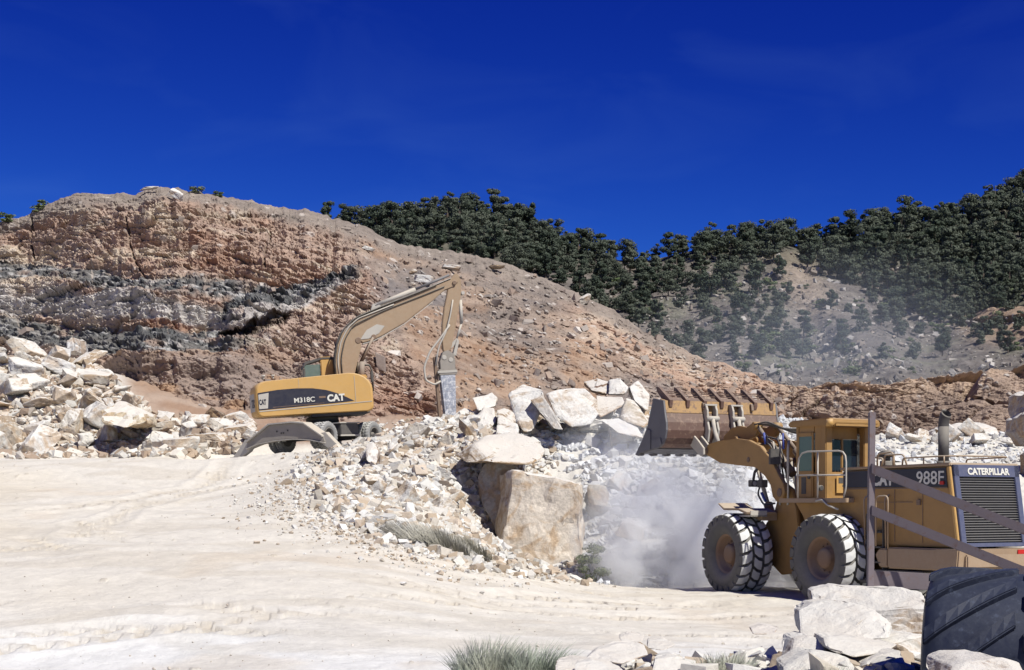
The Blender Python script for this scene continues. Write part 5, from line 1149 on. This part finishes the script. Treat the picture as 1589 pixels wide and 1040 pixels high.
    pb = PB(); top_ = [(1.02, 4.44), (1.39, 4.86), (1.9, 5.12), (3.37, 5.62), (4.62, 6.08), (5.28, 6.32)]; pb.prism(top_+[(x+.01, z+.03) for x, z in top_[::-1]], -.21, .21); pb.prism([(1.72, 4.0), (2.1, 4.08), (2.45, 4.22), (3.37, 4.68), (4.5, 5.46), (4.5, 5.43), (3.37, 4.65), (2.45, 4.19), (2.1, 4.05), (1.72, 3.97)], -.20, .20); pb.done('boom_flange', P_pale, b2, 0)
    pb = PB(); pb.prism([(1.62, 4.14), (1.95, 4.16), (2.35, 4.34), (2.6, 4.62), (2.3, 4.7), (1.9, 4.5)], -.19, .19); pb.done('boom_lug', P_pale, b2, .01)
    pb = PB(); pb.cyl((2.3, 0, 5.42), (3.9, 0, 5.98), .085); pb.prism([(2.1, 5.15), (2.2, 5.48), (2.4, 5.5), (2.6, 5.35)], -.08, .08); pb.done('stick_cylinder', P_pale, root, .006)
    pb = PB(); pb.cyl((3.9, 0, 5.98), (5.25, 0, 6.47), .05); pb.done('piston_rod', P_grey, root, 0)
    pb = PB()
    for y in (-.215, -.16, .18): pb.tube([(.62, y, 2.7), (.60, y, 3.4), (.74, y, 4.05), (1.0, y, 4.55), (1.5, y, 4.98), (2.6, y, 5.38), (4.0, y, 5.84), (4.7, y, 6.10)], .03)
    pb.tube([(.85, -.235, 2.7), (.85, -.235, 3.5), (1.05, -.235, 4.2), (1.4, -.23, 4.7), (2.6, -.2, 5.2), (4.4, -.2, 5.8), (5.0, -.2, 6.02)], .022); pb.done('hydraulic_hose', P_hose, root, 0)
    pb = PB(); pb.tube([(.74, -.225, 2.7), (.72, -.225, 3.45), (.88, -.225, 4.1), (1.2, -.225, 4.62), (1.6, -.2, 4.95), (3.0, -.2, 5.42)], .024); pb.done('hydraulic_line', P_pale, root, 0)
    for s in (-1, 1):
        pb = PB(); pb.cyl((1.55, s*.32, 2.35), (1.62, s*.32, 3.3), .10); pb.cyl((1.62, s*.32, 3.3), (2.12, s*.22, 4.2), .05); pb.done('boom_cylinder', P_brown, root, .006)
    stick = [(5.60, 6.42), (5.68, 6.20), (5.66, 5.85), (5.60, 5.55), (5.45, 4.95), (5.30, 4.30), (5.12, 3.66), (4.98, 3.50), (4.80, 3.56), (4.78, 3.95), (4.84, 4.62), (4.95, 5.20), (5.10, 5.72), (5.20, 6.20), (5.40, 6.48), (5.52, 6.52)]
    pb = PB(); pb.prism(stick, -.13, .13); pb.done('stick', P_dusty, root, .02)
    pb = PB(); pb.cyl((5.62, 0, 5.5), (5.60, 0, 4.6), .07); pb.cyl((5.72, -.15, 5.75), (5.72, .15, 5.75), .07); pb.done('tool_cylinder', P_pale, root, .006)
    pb = PB(); pb.cyl((5.60, 0, 4.6), (5.36, 0, 3.98), .04); pb.prism([(5.36, 4.0), (5.44, 3.92), (5.28, 3.35), (5.16, 3.40)], -.16, -.12); pb.prism([(5.36, 4.0), (5.44, 3.92), (5.28, 3.35), (5.16, 3.40)], .12, .16); pb.prism([(5.36, 4.04), (5.44, 3.94), (5.1, 3.62), (5.0, 3.7)], -.10, .10); pb.done('linkage', P_pale, root, .01)
    pb = PB(); pb.prism([(4.62, 2.72), (4.62, 3.15), (4.76, 3.52), (4.98, 3.58), (5.18, 3.42), (5.22, 3.08), (5.2, 2.72)], -.22, .22); pb.box(4.55, 5.24, -.26, .26, 2.62, 2.86); br = pb.done('breaker_bracket', P_beam, root, .02)
    pb = PB(); pb.box(4.5, 5.26, -.28, .28, 2.70, 2.80); pb.cyl((4.8, -.24, 3.3), (4.8, .24, 3.3), .09); pb.cyl((5.05, -.24, 3.2), (5.05, .24, 3.2), .09); pb.done('collar', P_pale, br, .01)
    pb = PB(); pb.prism([(4.60, 2.62), (5.18, 2.62), (5.10, .92), (4.70, .92)], -.25, .25); pb.box(4.64, 5.18, -.27, .27, .86, .94); pb.cyl((4.9, -.27, 2.3), (4.9, .27, 2.3), .07)
    pb.box(4.70, 5.08, -.262, -.25, 2.0, 2.45); pb.box(4.74, 5.06, -.262, -.25, 1.35, 1.9); body2 = pb.done('breaker', paint('battered_grey_steel', (.26, .28, .34), .2, .3, .6, rust=((.62, .62, .64), .47, .9), scale=.9), root, .012)
    pb = PB(); pb.cyl((4.91, 0, .95), (4.91, 0, .30), .085); pb.done('chisel', P_dark, body2, .01)
    pb = PB(); pb.prism([(4.40, 3.35), (4.52, 3.35), (4.56, .70), (4.46, .70)], -.12, .12); pb.done('breaker_guard', P_brown, root, .01)
    pb = PB(); pb.tube([(5.1, -.2, 4.55), (4.75, -.22, 4.1), (4.25, -.25, 3.55), (3.98, -.25, 2.95), (4.02, -.25, 2.45), (4.35, -.25, 2.28), (4.6, -.2, 2.4)], .04); pb.tube([(5.3, -.16, 5.5), (5.15, -.2, 4.9), (4.95, -.22, 4.3), (4.6, -.22, 3.7), (4.45, -.22, 3.0)], .03); pb.done('breaker_hose', P_pale, root, 0)
    # undercarriage, turned 40 degrees from the upper body
    pb = PB(UM); pb.box(-1.5, 1.8, -.42, .42, .62, 1.02); pb.box(-.65, .65, -.75, .75, .75, 1.05); pb.box(-.5, .6, -1.2, -.5, .55, .98); pb.box(-.5, .6, .5, 1.2, .55, .98); pb.done('undercarriage', P_dark, root, .02)
    pb = PB(UM); pb.box(-.6, .7, -1.26, -1.20, .50, .56); pb.box(-.6, .7, -1.24, -.8, .98, 1.02); pb.done('step', P_pale, root, .006)
    tm = tyre_mesh(.53, .28, .27, 26, .03, 2, zig=.6); tm.materials.append(P_rubd); tm.materials.append(P_rubd)
    pb = PB(); pb.lathe([(-.12, .27), (.10, .27), (.12, .30), (.14, .27), (.05, .22), (-.02, .20), (-.02, .12), (.06, .10), (.06, .02)], seg=28); ro = pb.done('rim', P_dark, None, 0); rm = ro.data; bpy.data.objects.remove(ro)
    for x in (-1.30, 1.60):
        for s in (-1, 1):
            for y in (1.12, .80): wheel(root, UM@Vector((x, s*y, .53)), tm, rm, s, R(48), .3*x+y)
    for x in (-1.3, 1.6): pb = PB(UM); pb.cyl((x, -.9, .53), (x, .9, .53), .12); pb.done('axle', P_dark, root, .01)
    # stabiliser beam across the near end with its two legs
    pb = PB(UM@Matrix.Translation((-2.25, 0, 0)))
    top = [(-1.78, .45), (-.98, .98), (-.42, 1.06), (.62, 1.06), (1.72, .48)]
    pb.prism(top+[(1.78, .28), (1.2, .42), (.4, .49), (-.4, .49), (-1.2, .40), (-1.84, .25)], -.16, .16, 'x')
    beam = pb.done('stabiliser_beam', P_beam, root, .015)
    pb = PB(UM@Matrix.Translation((-2.25, 0, 0))); pb.prism([(y, z+.003) for y, z in top]+[(y, z+.055) for y, z in top[::-1]], -.26, .26, 'x'); pb.done('beam_flange', P_pale, beam, .006)
    pb = PB(UM@Matrix.Translation((-2.25, 0, 0))); low = [(1.78, .28), (1.2, .42), (.4, .49), (-.4, .49), (-1.2, .40), (-1.84, .25)]; pb.prism([(y, z-.003) for y, z in low]+[(y, z-.035) for y, z in low[::-1]], -.22, .22, 'x'); pb.done('beam_flange', P_pale, beam, .004)
    pb = PB(UM@Matrix.Translation((-2.25, 0, 0)))
    for y in (-.2, 0, .1, .3): pb.cyl((-.165, y, .80-.08*(abs(y) < .15)), (-.175, y, .80-.08*(abs(y) < .15)), .035, seg=8)
    pb.done('bolt_hole', P_hose, beam, 0)
    for s in (1, -1):
        pb = PB(UM@Matrix.Translation((-2.25, 0, 0))); pb.prism([(s*1.50, .42), (s*1.62, .60), (s*1.85, .62), (s*2.12, .34), (s*2.48, .0), (s*2.10, -.03), (s*1.72, .16)], -.12, .12, 'x'); pb.box(-.28, .28, s*2.3-.22, s*2.3+.22, -.05, .0); pb.done('stabiliser_leg', P_pale, root, .012)
    pb = PB(UM); pb.box(-2.2, -1.4, -.35, .35, .55, .85); pb.done('stabiliser_mount', P_dark, root, .01)
build_excavator()

# ------------------------------------------------------------------ gate, huge tyre
def build_gate():
    x0, y0, _ = W(1350, 900, 21.4); z = float(gnd(x0, y0)); root = empty('steel_gate', (x0, y0, z)); tag(root, 'purple grey steel gate post with two slanting bars before the loader', 'gate')
    def loc(px, py, Y): a = W(px, py, Y); return Vector((a[0]-x0, a[1]-y0, a[2]-z))
    pb = PB(); b = loc(1349, 915, 21.4); t = loc(1353, 640, 21.4); d = .042
    pb.poly([(b.x-d, -d, -.05), (b.x+d, -d, -.05), (b.x+d, d, -.05), (b.x-d, d, -.05), (t.x-d, -d, t.z), (t.x+d, -d, t.z), (t.x+d, d, t.z), (t.x-d, d, t.z)], [(0, 3, 2, 1), (4, 5, 6, 7), (0, 1, 5, 4), (1, 2, 6, 5), (2, 3, 7, 6), (3, 0, 4, 7)]); pb.done('post', P_gate, root, .006)
    def bar(name, a, c, w, th=.02):
        a, c = loc(*a), loc(*c); pb = PB(); u = Vector((0, 0, w/2)); v = Vector((0, th, 0))
        pb.poly([a-u-v, a+u-v, a+u+v, a-u+v, c-u-v, c+u-v, c+u+v, c-u+v], [(0, 1, 2, 3), (4, 7, 6, 5), (0, 4, 5, 1), (1, 5, 6, 2), (2, 6, 7, 3), (3, 7, 4, 0)]); pb.done(name, P_gate, root, .004)
    bar('slanting_bar', (1352, 727, 21.35), (1700, 866, 19.8), .13); bar('slanting_bar', (1352, 792, 21.35), (1700, 932, 19.8), .13)
    bar('lower_beam', (1350, 898, 21.5), (1660, 915, 21.2), .22, .06)
    far = loc(1700, 900, 19.8); pb = PB(); pb.box(far.x-.04, far.x+.04, far.y-.04, far.y+.04, -.2, far.z+.6); pb.done('post', P_gate, root, .006)
build_gate()
def build_old_tyre():
    # wide worn loader tyre standing upright, tread towards the camera
    x, y, _ = W(1584, 900, 15.2); r = .90; ground_z = float(gnd(x, y+.2))
    w = 1.75; seg = 96; h = w/2; me_pb = PB()
    prof = [(-h*.55, .45), (-h*.85, .50), (-h*.99, .62), (-h, .70), (-h*.97, .79), (-h*.90, .85), (-h*.78, .872), (0, .88), (h*.78, .872), (h*.90, .85), (h*.97, .79), (h, .70), (h*.99, .62), (h*.85, .50), (h*.55, .45)]
    me_pb.lathe(prof, seg=seg, close=True)
    for k in range(13):
        for s in (-1, 1):
            a0 = k*2*math.pi/13+(math.pi/13 if s > 0 else 0); st = []
            for t in np.linspace(.04, .97, 9):
                ang = a0+.75*t; wd = .11-.02*t; rr = .935-(.05*max(0, (t-.72)/.25)**2); st.append((s*t*h, ang, wd, rr))
            top = []; bot = []
            for yy, ang, wd, rr in st:
                top.append([me_pb.bm.verts.new((rr*math.cos(ang+e*wd), yy, rr*math.sin(ang+e*wd))) for e in (-.8, .8)]); bot.append([me_pb.bm.verts.new((.84*math.cos(ang+e*wd), yy, .84*math.sin(ang+e*wd))) for e in (-1.15, 1.15)])
            for i in range(8):
                A, B, C_, D_ = top[i], top[i+1], bot[i], bot[i+1]
                me_pb.bm.faces.new((A[0], A[1], B[1], B[0])); me_pb.bm.faces.new((A[1], C_[1], D_[1], B[1])); me_pb.bm.faces.new((A[0], B[0], D_[0], C_[0]))
            me_pb.bm.faces.new((top[0][0], bot[0][0], bot[0][1], top[0][1])); me_pb.bm.faces.new((top[-1][0], top[-1][1], bot[-1][1], bot[-1][0]))
    bmesh.ops.recalc_face_normals(me_pb.bm, faces=me_pb.bm.faces[:]); bmesh.ops.bevel(me_pb.bm, geom=[e for e in me_pb.bm.edges if len(e.link_faces) == 2 and e.calc_face_angle(0) > .6], offset=.012, segments=2, affect='EDGES', clamp_overlap=True)
    bmesh.ops.transform(me_pb.bm, matrix=Matrix.Rotation(R(90), 4, 'Z'), verts=me_pb.bm.verts[:])
    me = bpy.data.meshes.new('old_tyre'); me_pb.bm.to_mesh(me); me_pb.bm.free()
    top_z = CAM_Z+(HOR-884)/F_PX*15.2; o = link('old_tyre', me, P_blk, loc=(x+.05, y+.15, top_z-.93)); o.rotation_euler = (.35, R(1), R(-19)); tag(o, 'huge worn black tyre standing at the right edge beside the white rocks', 'tyre')
build_old_tyre()
# ------------------------------------------------------------------ dust in the air
def dust(name, loc, rad, dens, label, scale, seed, lo=.42, hi=.66, col=(.985, .99, 1.0), rz=0):
    bm = bmesh.new(); bmesh.ops.create_icosphere(bm, subdivisions=3, radius=1); me = bpy.data.meshes.new(name); bm.to_mesh(me); bm.free()
    o = link(name, me, (), loc=loc); o.scale = rad; o.rotation_euler.z = rz; tag(o, label, 'dust', kind='stuff')
    m = bpy.data.materials.new(name); m.use_nodes = True; n, l = m.node_tree.nodes, m.node_tree.links; n.clear()
    out = n.new('ShaderNodeOutputMaterial'); v = n.new('ShaderNodeVolumePrincipled'); l.new(v.outputs[0], out.inputs['Volume']); v.inputs['Color'].default_value = col+(1,); v.inputs['Anisotropy'].default_value = -.4
    tc = n.new('ShaderNodeTexCoord'); g = n.new('ShaderNodeNewGeometry')
    ln = n.new('ShaderNodeVectorMath'); ln.operation = 'LENGTH'; l.new(tc.outputs['Object'], ln.inputs[0])
    fr = n.new('ShaderNodeMapRange'); fr.inputs[1].default_value = 1.0; fr.inputs[2].default_value = .25; l.new(ln.outputs['Value'], fr.inputs[0])
    mp = n.new('ShaderNodeVectorMath'); mp.operation = 'ADD'; mp.inputs[1].default_value = (seed*7.1, seed*3.3, seed); l.new(g.outputs['Position'], mp.inputs[0])
    t = noise_node(n, l, scale, 4, .6, mp.outputs[0]); t.inputs['Distortion'].default_value = .6
    nr = n.new('ShaderNodeMapRange'); nr.inputs[1].default_value = lo; nr.inputs[2].default_value = hi; l.new(t.outputs[0], nr.inputs[0])
    a = n.new('ShaderNodeMath'); a.operation = 'MULTIPLY'; l.new(fr.outputs[0], a.inputs[0]); l.new(nr.outputs[0], a.inputs[1])
    b = n.new('ShaderNodeMath'); b.operation = 'MULTIPLY'; b.inputs[1].default_value = dens; l.new(a.outputs[0], b.inputs[0]); l.new(b.outputs[0], v.inputs['Density'])
    me.materials.append(m); return o
dust('dust_cloud', (5.2, 46.6, 1.2), (3.7, 2.6, 2.9), 2.0, 'white dust billowing up between the great block and front wheel', .75, 1, .38, .60)
dust('dust_cloud', (3.9, 49.6, 3.6), (2.8, 2.0, 2.2), .5, 'thin dust drifting over the loading face above the block', .5, 2, .40, .62)
dust('dust_cloud', (7.2, 43.6, .3), (3.4, 1.8, .9), 1.3, 'low dust blowing round the loader wheels', .8, 3, .38, .62)
dust('dust_haze', (37, 200, 20), (26, 46, 14), .006, 'faint dust drifting up the valley slope right of the centre', .03, 5, .2, .6, (.80, .88, 1))
